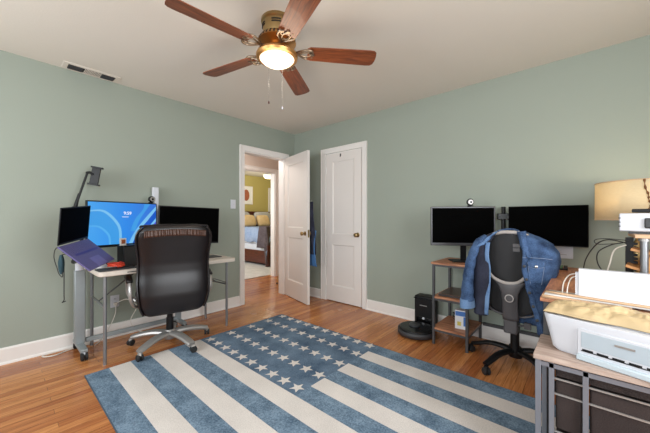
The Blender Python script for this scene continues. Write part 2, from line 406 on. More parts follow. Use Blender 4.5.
baseboard('baseboard_hall', (-1.2, HY1 + .09, 0), (-1.2, .85, 0), (1, 0, 0))
# door casings
def casing(name, axis, a0, a1, h, wl, wr, off, sgn, depth=0.12, label=None, th=0.018):
    m = MB()
    def bx(u0, u1, z0, z1, d0, d1):
        lo, hi = sorted((off + sgn * d0, off + sgn * d1))
        if axis == 'X': m.box(lo, hi, u0, u1, z0, z1)
        else: m.box(u0, u1, lo, hi, z0, z1)
    bx(a0 - wl, a0, 0, h + .07, 0, th); bx(a1, a1 + wr, 0, h + .07, 0, th); bx(a0, a1, h, h + .07, 0, th)
    bx(a0 - wl, a0 - wl + .015, 0, h + .07, th, th + .008); bx(a1 + wr - .015, a1 + wr, 0, h + .07, th, th + .008)
    bx(a0 - wl + .015, a1 + wr - .015, h + .055, h + .07, th, th + .008)
    # jamb lining
    bx(a0, a0 + .014, 0, h - .014, -depth, 0); bx(a1 - .014, a1, 0, h - .014, -depth, 0); bx(a0, a1, h - .014, h, -depth, 0)
    return struct(m.build(name, M['trim'], bevel=0.002, smooth=False), label)
casing('trim_1', 'X', DY0, DY1, DH, .07, .07, 0.0, 1, label='white casing around the open doorway')
casing('trim_2', 'Y', CX0, CX1, DH + .002, .083, .067, 0.0, -1, depth=.11, label='white casing around the closet door')
casing('trim_3', 'X', HY0, HY1, DH, .09, .09, -1.2, 1, label='white casing around the bedroom doorway')

def panel_door(name, w, h, th, panels, label, mat='door'):
    """leaf in local x 0..w, y -th/2..th/2, z 0..h; panels = [(x0,x1,z0,z1)] recessed on both faces"""
    m = MB(); px0, px1 = panels[0][0], panels[0][1]
    m.box(0, px0, -th / 2, th / 2, 0, h); m.box(px1, w, -th / 2, th / 2, 0, h)
    zs = [0] + [v for p in sorted(panels, key=lambda q: q[2]) for v in (p[2], p[3])] + [h]
    for a, b in zip(zs[::2], zs[1::2]): m.box(px0, px1, -th / 2, th / 2, a, b)
    for (x0, x1, z0, z1) in panels:
        for sg in (-1, 1):
            yo, yi = sg * th / 2, sg * (th / 2 - .011); b = .014
            o_ = [(x0, z0), (x1, z0), (x1, z1), (x0, z1)]; i_ = [(x0 + b, z0 + b), (x1 - b, z0 + b), (x1 - b, z1 - b), (x0 + b, z1 - b)]
            yo2 = sg * (th / 2 - .003)
            m.add([(x, yo2, z) for x, z in o_] + [(x, yi, z) for x, z in i_], [(k, (k + 1) % 4, 4 + (k + 1) % 4, 4 + k) for k in range(4)] + [(4, 5, 6, 7)])
    return struct(m.build(name, M[mat], smooth=False), label)
def knob(parent, x, z, y0, sgn, mat):
    mt = Matrix.Translation((x, y0, z)) @ Matrix.Rotation(R(90) * (1 if sgn < 0 else -1), 4, 'X')
    m = MB().lathe([(0.030, 0), (0.030, .004), (0.012, .008), (0.010, .03), (0.020, .036), (0.027, .046), (0.027, .056), (0.018, .066), (0.0, .068)], n=24, mtx=mt)
    return m.build('door_knob', M[mat], parent)
def hinge(parent, x, z, y):
    m = MB().cyl((x, y, z - .045), (x, y, z + .045), .006, 10); m.build('hinge', M['trim'], parent)
# open hall door
d1 = panel_door('door_1', 0.685, 2.023, 0.035, [(.12, .565, .24, .86), (.12, .565, 1.0, 1.90)], 'white two-panel door standing open into the office')
ang = math.atan2(-0.369 + 0.20, 0.663 - 0.012)
d1.location = (0.012, -0.198, 0.008); d1.rotation_euler = (0, 0, ang)
knob(d1, 0.625, 0.93, -.0175, -1, 'brass'); knob(d1, 0.625, 0.93, .0175, 1, 'brass')
MB().box(.684, .687, -.012, .012, .88, .98).build('latch_plate', M['brass'], d1)
for z in (.25, 1.78): hinge(d1, 0.0, z, -.022)
# closet door
d2 = panel_door('door_2', 0.586, 2.012, 0.035, [(.105, .47, .205, .77), (.105, .47, .915, 1.905)], 'closed white two-panel closet door')
d2.location = (CX0 + .017, .012, .010)
knob(d2, 0.527, 0.915, -.0175, -1, 'brass')
h = MB().box(.239, .256, -.024, -.0175, 1.970, 1.998); h.box(.244, .251, -.030, -.024, 1.955, 1.99); h.build('door_catch', M['darkgrey'], d2)
for z in (.24, 1.80): hinge(d2, -.004, z, -.022)
struct(MB().box(CX0, CX1, .1, .12, 0, DH).build('wall_closet', M['darkhole'], smooth=False))

# ------------------------------------------------------------------ small fixtures of the wall and ceiling
t = thing('light_switch', 'white light switch on the green wall left of the doorway', 'light switch', (0, -1.065, 1.32), R(90))
MB().box(-.036, .036, -.006, 0, -.058, .058).build('switch_plate', M['whiteplastic'], t, bevel=.003)
MB().box(-.006, .006, -.016, -.006, -.012, .012).build('toggle', M['whiteplastic'], t, bevel=.001)
t = thing('wall_outlet', 'white wall outlet with cables behind the folding table', 'outlet', (0, -2.33, .34), R(90))
MB().box(-.036, .036, -.006, 0, -.058, .058).build('outlet_plate', M['whiteplastic'], t, bevel=.003)
for z in (-.022, .022):
    f = MB().lathe([(.016, 0), (.016, .002)], n=18, mtx=Matrix.Translation((0, -.006, z)) @ Matrix.Rotation(R(90), 4, 'X')).build('socket', M['whiteplastic'], t)
    MB().box(-.007, -.004, -.009, -.008, z - .004, z + .006).box(.004, .007, -.009, -.008, z - .004, z + .006).build('slots', M['darkhole'], f)
MB().box(-.014, .014, -.035, -.0085, -.036, -.01).build('plug', M['cable_white'], t, bevel=.003)
t = thing('wall_plate', 'white wall plate just below the monitor above the wooden desk', 'wall plate', (3.25, 0, .865))
MB().box(-.06, .06, -.006, 0, -.058, .058).build('plate', M['whiteplastic'], t, bevel=.003)
MB().box(-.02, .02, -.007, -.006, -.028, -.024).build('printed_mark', M['silver'], t)

t = thing('ceiling_vent', 'rectangular ceiling vent beside the left wall', 'vent', (0.093, -2.52, H))
MB().box(-.075, .075, -.2, .2, -.006, 0).build('frame', M['ceiling'], t, bevel=.002)
MB().box(-.045, .045, -.165, .165, -.0075, -.006).build('backing', M['darkhole'], t)
sl = MB()
for k in range(12):
    y = -.055 + k * .010
    sl.box(-.045, .045, y, y + .006, -.012, -.0075)
sl.build('louvre', M['tabletop'], t)
for y0 in (-.16, .068):
    sl = MB().box(-.046, .046, y0 - .003, y0, -.011, -.0075)
    for k in range(10): sl.box(-.045 + k * .0095, -.043 + k * .0095, y0 - .001, y0 + .092, -.011, -.0075)
    sl.build('louvre', M['blackmetal'], t)

# ------------------------------------------------------------------ ceiling fan
FX, FY = 1.864, -1.857
fan = thing('ceiling_fan', 'five-blade wooden ceiling fan with lit round glass lamp', 'ceiling fan', (FX, FY, H))
MB().lathe([(.100, 0), (.104, -.008), (.104, -.020), (.094, -.028), (.092, -.09), (.088, -.105), (.098, -.110)][::-1]).build('canopy', M['brass'], fan)
for k in range(5):
    sl = MB(); a0 = k * R(72) + .2
    sl.tube([(math.cos(a0 + q * .09) * .094, math.sin(a0 + q * .09) * .094, -.045) for q in range(8)], .004, 6)
    sl.tube([(math.cos(a0 + q * .09) * .094, math.sin(a0 + q * .09) * .094, -.060) for q in range(8)], .004, 6)
    sl.build('canopy_slot', M['darkhole'], fan)
MB().lathe([(.05, -.175), (.085, -.165), (.125, -.150), (.116, -.128), (.098, -.112), (.05, -.108)]).build('motor_housing', M['goldbrass'], fan)
sl = MB()
for k in range(30):
    a = k * R(12); mt = Matrix.Rotation(a, 4, 'Z')
    sl.bar(mt @ Vector((.106, 0, -.119)), mt @ Vector((.122, 0, -.143)), .009, .006)
sl.build('housing_slot', M['darkhole'], fan)
MB().lathe([(.04, -.170), (.052, -.180), (.056, -.195), (.09, -.21), (.132, -.224), (.137, -.238), (.132, -.254), (.114, -.258), (.112, -.245)]).build('light_ring', M['goldbrass'], fan)
MB().lathe([(.0, -.300), (.035, -.298), (.07, -.289), (.095, -.275), (.112, -.258), (.113, -.246)][::1], n=40).build('glass_shade', M['glass_lit'], fan)
BZ = -.205
def blade_iron():
    m = MB()
    m.tube(smooth_path([(.05, 0, -.172), (.09, 0, -.192), (.13, 0, -.206), (.16, 0, BZ - .004)]), .008, 8, flat=.6)
    for s in (-1, 1):
        m.tube(smooth_path([(.125, s * .004, -.204), (.155, s * .03, BZ - .004), (.19, s * .052, BZ - .006), (.225, s * .048, BZ - .006), (.235, s * .025, BZ - .006)]), .0065, 6)
        m.tube(smooth_path([(.14, 0, -.206), (.17, s * .018, BZ - .006), (.20, s * .024, BZ - .006), (.222, s * .008, BZ - .006), (.24, s * .0, BZ - .006)]), .0055, 6)
        m.tube(smooth_path([(.20, s * .026, BZ - .006), (.215, s * .04, BZ - .006), (.232, s * .026, BZ - .006)]), .005, 6)
    m.cyl((.235, 0, BZ - .011), (.235, 0, BZ - .001), .012, 12)
    return m
def blade():
    m = MB(); L0, L1 = .20, .665
    pts = []
    pts += [(L0, -.045), (L0 + .02, -.058)]
    pts += [(L0 + .2, -.064), (L1 - .05, -.069), (L1 - .02, -.066), (L1 - .004, -.052), (L1 + .002, -.025), (L1 + .004, 0), (L1 + .002, .025), (L1 - .004, .052), (L1 - .02, .066), (L1 - .05, .069)]
    pts += [(L0 + .2, .064), (L0 + .02, .058), (L0, .045)]
    mt = Matrix.Translation((0, 0, BZ)) @ Matrix.Rotation(R(-12), 4, 'X')
    return m.prism(pts, -.003, .003, None, mt)
b0 = blade().build('blade', M['blade'], fan, bevel=.0015); i0 = blade_iron().build('blade_bracket', M['bronze'], b0)
b0.rotation_euler = (0, 0, R(49))
for k in range(1, 5):
    b = b0.copy(); COL.objects.link(b); b.parent = fan; b.rotation_euler = (0, 0, R(49 + 72 * k))
    i = i0.copy(); COL.objects.link(i); i.parent = b
for (dx, dy, z1) in ((-.075, -.05, -.555), (.0, -.06, -.60)):
    px, py = (.010, -.075) if dx < -.01 else (.095, -.035)
    m = MB().cyl((px, py, -.25), (px, py, z1), .0011, 6)
    c = m.build('pull_chain', M['chrome'], fan)
    MB().lathe([(.0, -.02), (.004, -.018), (.005, -.01), (.002, 0)], (px, py, z1), 10).build('chain_fob', M['darkwood' if dx < -.01 else 'whiteplastic'], c)
point('fan_light', (FX, FY, H - .40), 4.5, (1.0, 0.86, 0.68), .12)

# ------------------------------------------------------------------ flag rug
RX0, RX1, RY0, RY1, RT = .70, 3.445, -2.665, -.845, .006
def rug():
    m = MB(); n = 13; sw = (RY1 - RY0) / n; cxr = RX0 + 1.305
    # base with binding
    m.box(RX0 - .006, RX1 + .006, RY0 - .006, RY1 + .006, 0.0005, RT - .001, M['rug_edge'])
    for k in range(n):
        y1 = RY1 - k * sw; y0 = y1 - sw; mat = M['rug_blue'] if k % 2 == 0 else M['rug_white']
        x0 = cxr if k < 7 else RX0
        m.box(x0, RX1, y0, y1, 0.001, RT, mat)
    m.box(RX0, cxr, RY1 - 7 * sw, RY1, 0.001, RT, M['rug_canton'])
    for r_, y in enumerate((-.885, -1.085, -1.31, -1.542, -1.756)):
        for c in range(10):
            x = .772 + .131 * c; pts = []
            for q in range(10):
                rr = .056 if q % 2 == 0 else .0235; a = R(90) + q * R(36)
                pts.append((x + rr * math.cos(a), y + rr * math.sin(a)))
            z = RT + .0006
            ctr = m.bm.verts.new((x, y, z)); vs = [m.bm.verts.new((px_, py_, z)) for px_, py_ in pts]
            for q in range(10):
                f = m.bm.faces.new((ctr, vs[q], vs[(q + 1) % 10])); f.material_index = m.slot(M['rug_white'])
    return m.build('rug', None, smooth=False)
tag(rug(), 'blue and white flag rug with stars on the oak floor', 'rug')

# ------------------------------------------------------------------ left work corner
t = thing('folding_table', 'off-white folding table with grey tube legs at left wall', 'table', (.335, -1.99, 0))
poly = []
hx, hy, cr_ = .305, .585, .045
for (sx, sy, a0) in ((1, 1, 0), (-1, 1, 90), (-1, -1, 180), (1, -1, 270)):
    for k in range(6):
        a = R(a0 + k * 18); poly.append((sx * (hx - cr_) + cr_ * math.cos(a), sy * (hy - cr_) + cr_ * math.sin(a)))
MB().prism(poly, .685, .722).build('tabletop', M['tabletop'], t, bevel=.006)
for (x0, y0) in ((.27, -.54), (-.255, -.53), (.20, .53), (-.19, .49)):
    MB().cyl((x0, y0, 0.0), (x0, y0, .69), .0125, 14).build('leg', M['steel'], t)
MB().cyl((.27, -.54, .44), (-.255, -.53, .44), .008, 10).build('crossbar', M['steel'], t)
MB().cyl((.20, .53, .44), (-.19, .49, .44), .008, 10).build('crossbar', M['steel'], t)
for (a, b) in (((.01, -.535, .44), (.01, -.22, .685)), ((.01, .51, .44), (.01, .2, .685)), ((.20, .52, .46), (.1, .30, .56))):
    MB().bar(a, b, .018, .006).build('brace', M['blackmetal'], t)
MB().box(-.2, .2, -.25, .25, .670, .686).build('underframe', M['steel'], t)
MB().box(.304, .3065, -.40, -.33, .700, .707).build('maker_mark', M['darkgrey'], t)

def caster(m_fork, m_wheel, p, a, parent, r=.027, w=.018):
    x, y, z = p
    f = MB().cyl((x, y, z), (x, y, z - .02), .009, 10)
    mt = Matrix.Translation((x, y, 0)) @ Matrix.Rotation(a, 4, 'Z')
    f.tube([mt @ Vector((.0, 0, z - .012)), mt @ Vector((.012, 0, z - .018)), mt @ Vector((.022, 0, z - .03))], [.014, .02, .012], 10)
    o = f.build('caster', m_fork, parent)
    wh = MB()
    for s in (-1, 1):
        mm = mt @ Matrix.Translation((.012, s * .013, r)) @ Matrix.Rotation(R(90), 4, 'X')
        wh.lathe([(.008, -w / 2), (r - .004, -w / 2), (r, -w / 2 + .004), (r, w / 2 - .004), (r - .004, w / 2), (.008, w / 2)], n=20, mtx=mm)
    wh.cyl(mt @ Vector((.012, -.02, r)), mt @ Vector((.012, .02, r)), .005, 8)
    wh.build('wheel', m_wheel, o)

# rolling stand whose column rises beside the table
t = thing('rolling_stand', 'grey rolling laptop stand with wide column left of the folding table', 'laptop stand', (.20, -2.623, 0))
MB().box(-.028, .028, -.036, .036, .085, .70).build('column', M['column'], t, bevel=.006)
MB().lathe([(.030, .70), (.030, .785), (.026, .79)], n=20).build('column_cap', M['whiteplastic'], t)
MB().bar((-.14, 0, .075), (.20, 0, .075), .05, .03).build('foot', M['column'], t, bevel=.005)
MB().bar((0, .04, .10), (0, .78, .10), .03, .035).build('stretcher', M['column'], t, bevel=.003)
MB().bar((-.10, .80, .075), (.16, .80, .075), .04, .03).build('foot', M['column'], t, bevel=.005)
MB().box(-.02, .02, .775, .825, .085, .60).build('column', M['column'], t, bevel=.004)
for (x, y, a) in ((.185, 0, 0), (-.12, 0, 2.6)): caster(M['steel'], M['rubber'], (x, y, .075), a, t, r=.033)
for (x, y, a) in ((.14, .80, 0), (-.08, .80, 3.0)): caster(M['steel'], M['rubber'], (x, y, .075), a, t, r=.033)

# laptop and its tilted tray; A,B hinge ends, F front edge, T top of the screen (metres)
A = Vector((.727, -2.814, .942)); B = Vector((.416, -2.602, .975)); F1 = Vector((.814, -2.641, .762))
ax = (B - A).normalized(); dn = (F1 - A); dn = (dn - ax * dn.dot(ax)).normalized(); up = ax.cross(dn).normalized()
if up.z < 0: up = -up
Wl, Dl = (B - A).length, .250
def lap(u, v, w): return A + ax * u + dn * v + up * w
def slab(m, u0, u1, v0, v1, w0, w1, mat=None):
    m.add([lap(u, v, w) for u in (u0, u1) for v in (v0, v1) for w in (w0, w1)],
          [(0, 1, 3, 2), (4, 6, 7, 5), (0, 4, 5, 1), (2, 3, 7, 6), (0, 2, 6, 4), (1, 5, 7, 3)], mat); return m
# tray belongs to the stand
inv = Matrix.Translation((-.20, 2.66, 0))
m = MB(); slab(m, .03, Wl - .03, .02, Dl - .05, -.024, -.012)
o = m.build('tray', M['black'], t); o.location = (-.20, 2.623, 0)
m = MB().tube([(.20, -2.66, .775), (.28, -2.665, .80), lap(Wl / 2, .12, -.03)], .018, 12); m.cyl(lap(.06, .03, -.03), lap(Wl / 2, .12, -.03), .012)
o = m.build('tray_arm', M['black'], t); o.location = (-.20, 2.623, 0)
t = thing('laptop', 'open laptop with black screen and keyboard deck tinted with painted violet reflection on tilted tray', 'laptop', (0, 0, 0))
t.location = A; 
def lb(m, name, mat, par=t, **k):
    o = m.build(name, mat, par, **k)
    if par is t: o.location = -A
    return o
base = lb(slab(MB(), 0, Wl, 0, Dl, -.010, 0), 'base', M['lilac'], bevel=.003)
lb(slab(MB(), .05, Wl - .03, .095, .112, 0, .0022), 'vent_strip', M['lilac_dark'], base)
kb = MB()
for r_ in range(5):
    for c in range(14):
        u0 = .03 + c * (Wl - .06) / 14; v0 = .022 + r_ * .0145
        slab(kb, u0, u0 + .018, v0, v0 + .011, 0, .0015)
lb(kb, 'keyboard', M['lilac'], base)
lb(slab(MB(), .13, .26, .16, .245, 0, .0012), 'touchpad', M['lilac_pad'], base)
T1 = Vector((.760, -2.802, 1.204)); T2 = Vector((.449, -2.598, 1.229))
su = (T1 - A).normalized(); sn = su.cross(ax).normalized()
if (sn.dot(dn) < 0): sn = -sn
def lid(u, v, w): return A + ax * u + su * v + sn * w
def lslab(m, u0, u1, v0, v1, w0, w1):
    m.add([lid(u, v, w) for u in (u0, u1) for v in (v0, v1) for w in (w0, w1)],
          [(0, 1, 3, 2), (4, 6, 7, 5), (0, 4, 5, 1), (2, 3, 7, 6), (0, 2, 6, 4), (1, 5, 7, 3)]); return m
SH = (T1 - A).length
ld = lb(lslab(MB(), 0, Wl, .006, SH, -.007, 0), 'lid', M['bezel'], bevel=.002)
lb(lslab(MB(), .008, Wl - .008, .02, SH - .008, 0, .001), 'screen', M['screen_off'], ld)

# monitors: local x to the right seen from the front, front faces local -y
def wallpaper(w, h, z0):
    m = MB(); y = -.0016
    m.box(-w / 2, w / 2, y + .0004, y + .0012, z0, z0 + h, M['screen_on'])
    def ribbon(pts_a, pts_b, mat, yy):
        pa, pb = smooth_path([(x * w / 2, yy, z0 + z * h) for x, z in pts_a], 6), smooth_path([(x * w / 2, yy, z0 + z * h) for x, z in pts_b], 6)
        n = min(len(pa), len(pb)); vs = pa[:n] + pb[:n]
        cl = lambda v: Vector((max(-w / 2, min(w / 2, v.x)), v.y, max(z0, min(z0 + h, v.z))))
        m.add([cl(v) for v in vs], [(i, i + 1, n + i + 1, n + i) for i in range(n - 1)], mat)
    ribbon([(-1, .80), (-.55, .80), (-.15, .45), (-.1, 0)], [(-1, .77), (-.6, .76), (-.22, .42), (-.18, 0)], M['rb1'], y)
    ribbon([(-1, .46), (-.7, .44), (-.45, .25), (-.4, 0)], [(-1, .43), (-.74, .41), (-.5, .22), (-.46, 0)], M['rb5'], y)
    ribbon([(-1, .77), (-.6, .76), (-.22, .42), (-.18, 0)], [(-1, .46), (-.7, .44), (-.45, .25), (-.4, 0)], M['rb2'], y + .0001)
    ribbon([(.1, 0), (.3, .3), (.62, .62), (1, .95)], [(.22, 0), (.4, .28), (.7, .56), (1, .85)], M['rb1'], y)
    ribbon([(.22, 0), (.4, .28), (.7, .56), (1, .85)], [(.42, 0), (.55, .22), (.8, .45), (1, .64)], M['rb3'], y)
    ribbon([(.42, 0), (.55, .22), (.8, .45), (1, .64)], [(.5, 0), (.62, .2), (.84, .4), (1, .55)], M['rb1'], y)
    ribbon([(.5, 0), (.62, .2), (.84, .4), (1, .55)], [(.9, 0), (.92, .1), (.95, .15), (1, .2)], M['rb4'], y)
    ribbon([(.15, .3), (.3, .6), (.55, .85), (.6, 1)], [(.3, .3), (.42, .55), (.62, .8), (.8, 1)], M['rb2'], y + .0001)
    return m
def make_monitor(name, label, loc, rz, w, h, zb, bez=.009, chin=.018, group=None, on=False, neck=True, bezmat='bezel', roll=0, basex=0, neckmat='black', zbase=0.0):
    t = thing(name, label, 'monitor', loc, rz, group)
    p = MB().box(-w / 2, w / 2, 0, .022, zb, zb + h)
    pn = p.build('housing', M[bezmat], t, bevel=.004)
    MB().box(-w * .3, w * .3, .022, .045, zb + h * .2, zb + h * .75).build('rear_bulge', M['black'], pn, bevel=.01)
    sw, sh = w - 2 * bez, h - bez - chin
    if on: s = wallpaper(sw, sh, zb + chin).build('screen', None, t, smooth=False)
    else: s = MB().box(-sw / 2, sw / 2, -.0012, .001, zb + chin, zb + chin + sh).build('screen', M['screen_off'], t, smooth=False)
    if roll: pn.rotation_euler[1] = roll; s.rotation_euler[1] = roll
    if neck:
        MB().bar((basex, .055, zbase + .008), (basex, .055, zb + h * .5), .05, .016, up=(0, 1, 0)).build('neck', M[neckmat], t, bevel=.003)
        MB().box(basex - .11, basex + .11, -.04, .13, zbase + .0, zbase + .012).build('base', M[neckmat], t, bevel=.004)
    return t, s
def face(p0, p1):   # centre and yaw of a panel whose left/right ends (seen from the front) are p0, p1
    c = ((p0[0] + p1[0]) / 2, (p0[1] + p1[1]) / 2); return c, math.atan2(p1[1] - p0[1], p1[0] - p0[0]), math.dist(p0, p1)
TZ = .722
c, a, w = face((.336, -2.60), (.18, -2.02))
mon, scr = make_monitor('monitor', 'monitor showing a blue wallpaper and clock on the folding table', (c[0], c[1], TZ), a, w, .40, .885 - TZ, on=True, group='monitors on the folding table', bez=.010, chin=.022)
for txt, sz, zz, nm in (('9:59', .048, .285, 'clock_text'), ('Monday, May 6', .014, .262, None)):
    if nm is None:
        MB().box(-.028, .028, -.0032, -.0024, .885 - TZ + .262, .885 - TZ + .266).build('date_line', M['text_on'], scr); continue
    cu = bpy.data.curves.new(nm, 'FONT'); cu.body = txt; cu.size = sz * .82; cu.align_x = 'CENTER'; cu.extrude = .0004; cu.offset = .0003
    cu.materials.append(M['text_on'])
    tmp = bpy.data.objects.new('lettering', cu); COL.objects.link(tmp); bpy.context.view_layer.update(); me_ = bpy.data.meshes.new_from_object(tmp); bpy.data.objects.remove(tmp)
    o = bpy.data.objects.new(nm, me_); COL.objects.link(o); o.parent = scr; o.location = (0.02, -.003, .885 - TZ + zz); o.rotation_euler = (R(90), 0, 0)
c, a, w = face((.22, -2.03), (.298, -1.43))
make_monitor('monitor', 'dark monitor behind the brown leather chair, beside the lit blue one', (c[0], c[1], TZ), a, w, .39, .868 - TZ, group='monitors on the folding table', roll=R(1.6), bez=.008, chin=.016)

# webcam on the lit monitor, pale router behind, phone arm
def make_webcam(loc, rz, label, group=None):
    t = thing('webcam', label, 'webcam', loc, rz, group)
    MB().box(-.022, .022, -.006, .03, 0, .008).bar((0, .028, .004), (0, .028, -.04), .03, .005, up=(0, 1, 0)).build('clip', M['black'], t, bevel=.002)
    mt = Matrix.Translation((0, .012, .038)) @ Matrix.Rotation(R(90), 4, 'X')
    MB().lathe([(.0, -.02), (.02, -.018), (.030, -.008), (.032, .006), (.028, .018), (.024, .02)], n=24, mtx=mt).build('camera_head', M['blackgloss'], t)
    l = MB().lathe([(.024, .0195), (.024, .022), (.02, .023), (.02, .0205)], n=24, mtx=mt).build('lens_ring', M['silver'], t)
    MB().lathe([(.011, .0195), (.010, .023), (.0, .024)], n=16, mtx=mt).build('lens', M['blackgloss'], l)
    return t
make_webcam((.19, -2.065, 1.287), R(104.6), 'small round webcam on top of the lit blue monitor', 'webcams on the monitors')
t = thing('mesh_router', 'slim white upright box behind the webcam of the lit monitor', 'router', (.06, -1.995, TZ), R(90))
MB().box(-.028, .028, -.02, .02, 0, .735).build('body', M['whiteplastic'], t, bevel=.006)
MB().box(-.04, .04, -.03, .03, 0, .012).build('base', M['whiteplastic'], t, bevel=.003)

t = thing('phone_arm', 'black jointed phone holder arm above the laptop, clamp empty', 'phone holder', (.1, -2.56, TZ))
MB().box(-.03, .03, -.03, .03, 0, .03).cyl((0, 0, .03), (0, -.08, .49), .014, 12).build('lower_arm', M['black'], t)
MB().cyl((-.015, -.085, .50), (.015, -.075, .50), .02, 14).build('elbow_joint', M['black'], t)
m = MB()
for s in (-.010, .010): m.cyl((s, -.08, .50), (s, .005, .815), .0075, 10)
m.cyl((0, -.075, .52), (0, -.05, .63), .015, 12, r2=.009); m.build('upper_arm', M['black'], t)
MB().tube([(-.005, .0, .815), (.01, .02, .82), (.028, .045, .80)], .012, 10).build('head_joint', M['black'], t)
mt = Matrix.Translation((.035, .055, .79)) @ Matrix.Rotation(R(35), 4, 'Z') @ Matrix.Rotation(R(12), 4, 'X')
mt = Matrix.Translation((.035, .055, .79)) @ Matrix.Rotation(R(55), 4, 'Z') @ Matrix.Rotation(R(10), 4, 'Y')
MB().box(-.034, .034, -.006, .006, -.075, .075, mtx=mt).box(-.040, .050, -.022, .006, .068, .082, mtx=mt).box(-.040, .050, -.022, .006, -.085, -.07, mtx=mt).build('phone_clamp', M['black'], t, bevel=.002)

# table clutter
t = thing('speaker_dock', 'black box in front of the lit monitor, picture card on top', 'speaker', (.42, -2.325, TZ), R(115))
MB().box(-.075, .075, -.04, .04, 0, .183).build('body', M['black'], t, bevel=.006)
MB().box(-.07, .07, -.0415, -.04, .008, .17).build('grille', M['darkgrey'], t)
t = thing('photo_card', 'small white picture card standing on the black box', 'card', (.455, -2.375, TZ + .1833), R(115))
MB().box(-.027, .027, -.004, .004, 0, .062).build('card', M['paper'], t)
MB().box(-.017, .017, -.0055, -.004, .016, .05).build('print', M['art'], t)
m = MB(); pts = []
for k in range(120):
    a = k * .52; rr = .035 + .022 * math.sin(k * .37); pts.append((rr * 1.5 * math.cos(a), rr * math.sin(a), .006 + .012 * (k % 9) / 9 + .018 * (k / 120)))
m.tube(pts, .0042, 6)
o = m.build('red_cable', M['red']); o.location = (.53, -2.44, TZ + .018); tag(o, 'tangled orange-red cable bundle on the folding table', 'cable')
t = thing('notebook', 'flat dark notebook under the orange cable on the table', 'notebook', (.53, -2.43, TZ), R(96))
MB().box(-.14, .12, -.07, .05, 0, .012).build('cover', M['darkgrey'], t, bevel=.002)
MB().box(-.137, .121, -.068, .048, .003, .009).build('pages', M['folder'], t)
t = thing('keyboard', 'black keyboard on the folding table, mostly hidden behind leather chair', 'keyboard', (.47, -2.02, TZ), R(90))
MB().box(-.21, .19, -.065, .065, 0, .016).build('case', M['black'], t, bevel=.004)
kb = MB()
for r_ in range(5):
    for c_ in range(18): kb.box(-.20 + c_ * .0212, -.183 + c_ * .0212, -.055 + r_ * .022, -.037 + r_ * .022, .016, .021)
kb.build('keys', M['darkgrey'], t)
t = thing('tablet', 'thin dark tablet lying on the right end of folding table', 'tablet', (.37, -1.60, TZ), R(92))
MB().box(-.12, .13, -.085, .085, 0, .009).build('case', M['darkgrey'], t, bevel=.003)
MB().box(-.11, .12, -.075, .075, .009, .010).build('screen', M['greybezel'], t)
t = thing('computer_mouse', 'small white mouse near the open laptop on the table', 'mouse', (.33, -2.50, TZ), R(20))
MB().grid(lambda u, v: Vector((.032 * math.cos(2 * math.pi * u) * math.sin(math.pi * min(1, v) * .5 + .001), .052 * math.sin(2 * math.pi * u) * math.sin(math.pi * v * .5 + .001), .034 * math.cos(math.pi * v * .5))), 20, 9, closed_u=True, cap=True).build('shell', M['whiteplastic'], t)
MB().box(-.002, .002, .012, .035, .028, .033).build('wheel', M['darkgrey'], t)
# hanging things on the tray's left end
t = thing('hanging_pouch', 'teal pouch hanging below the open laptop by its cord', 'pouch', (.325, -2.752, .775))
MB().grid(lambda u, v: Vector((.032 * math.cos(2 * math.pi * u) * (math.sin(math.pi * (.08 + .84 * v)) ** .6), .02 * math.sin(2 * math.pi * u) * (math.sin(math.pi * (.08 + .84 * v)) ** .6), -.075 + .15 * v)), 20, 10, closed_u=True, cap=True).build('pouch_body', M['teal'], t)
MB().tube(smooth_path([(0, 0, .07), (.02, .02, .08), (.05, .06, .085)]), .004, 6).build('strap', M['cable_black'], t)
def cable(label, pts, r=.003, mat='cable_black', name='cable', group=None):
    o = MB().tube(smooth_path(pts), r, 6).build(name, M[mat]); return tag(o, label, 'cable', group)
cable('black charger cable looping down from laptop corner', [(.62, -2.79, .93), (.378, -2.775, .915), (.35, -2.791, .893), (.344, -2.796, .831), (.361, -2.781, .755), (.373, -2.771, .709), (.401, -2.755, .686), (.385, -2.752, .72)])
cable('black cord hanging straight down in front of left wall', [(.12, -2.712, .78), (.12, -2.712, .66), (.12, -2.712, .50), (.12, -2.712, .45), (.13, -2.725, .435), (.12, -2.70, .44)], .0035)
cable('beige cable lying on the floor along the left baseboard', [(.035, -2.50, .006), (.04, -2.66, .006), (.04, -2.78, .006), (.055, -2.835, .006), (.09, -2.83, .006), (.117, -2.768, .006), (.075, -2.69, .006), (.055, -2.60, .006), (.05, -2.52, .006)], .0045, 'cable_white')
cable('white cable drooping from wall outlet to the floor', [(.03, -2.33, .31), (.05, -2.34, .22), (.045, -2.40, .08), (.06, -2.46, .01), (.12, -2.50, .008)], .0035, 'cable_white')
cable('white cable arching right from the wall outlet', [(.035, -2.32, .33), (.10, -2.25, .36), (.12, -2.18, .28), (.08, -2.22, .14), (.08, -2.15, .02), (.16, -2.0, .008)], .0035, 'cable_white')

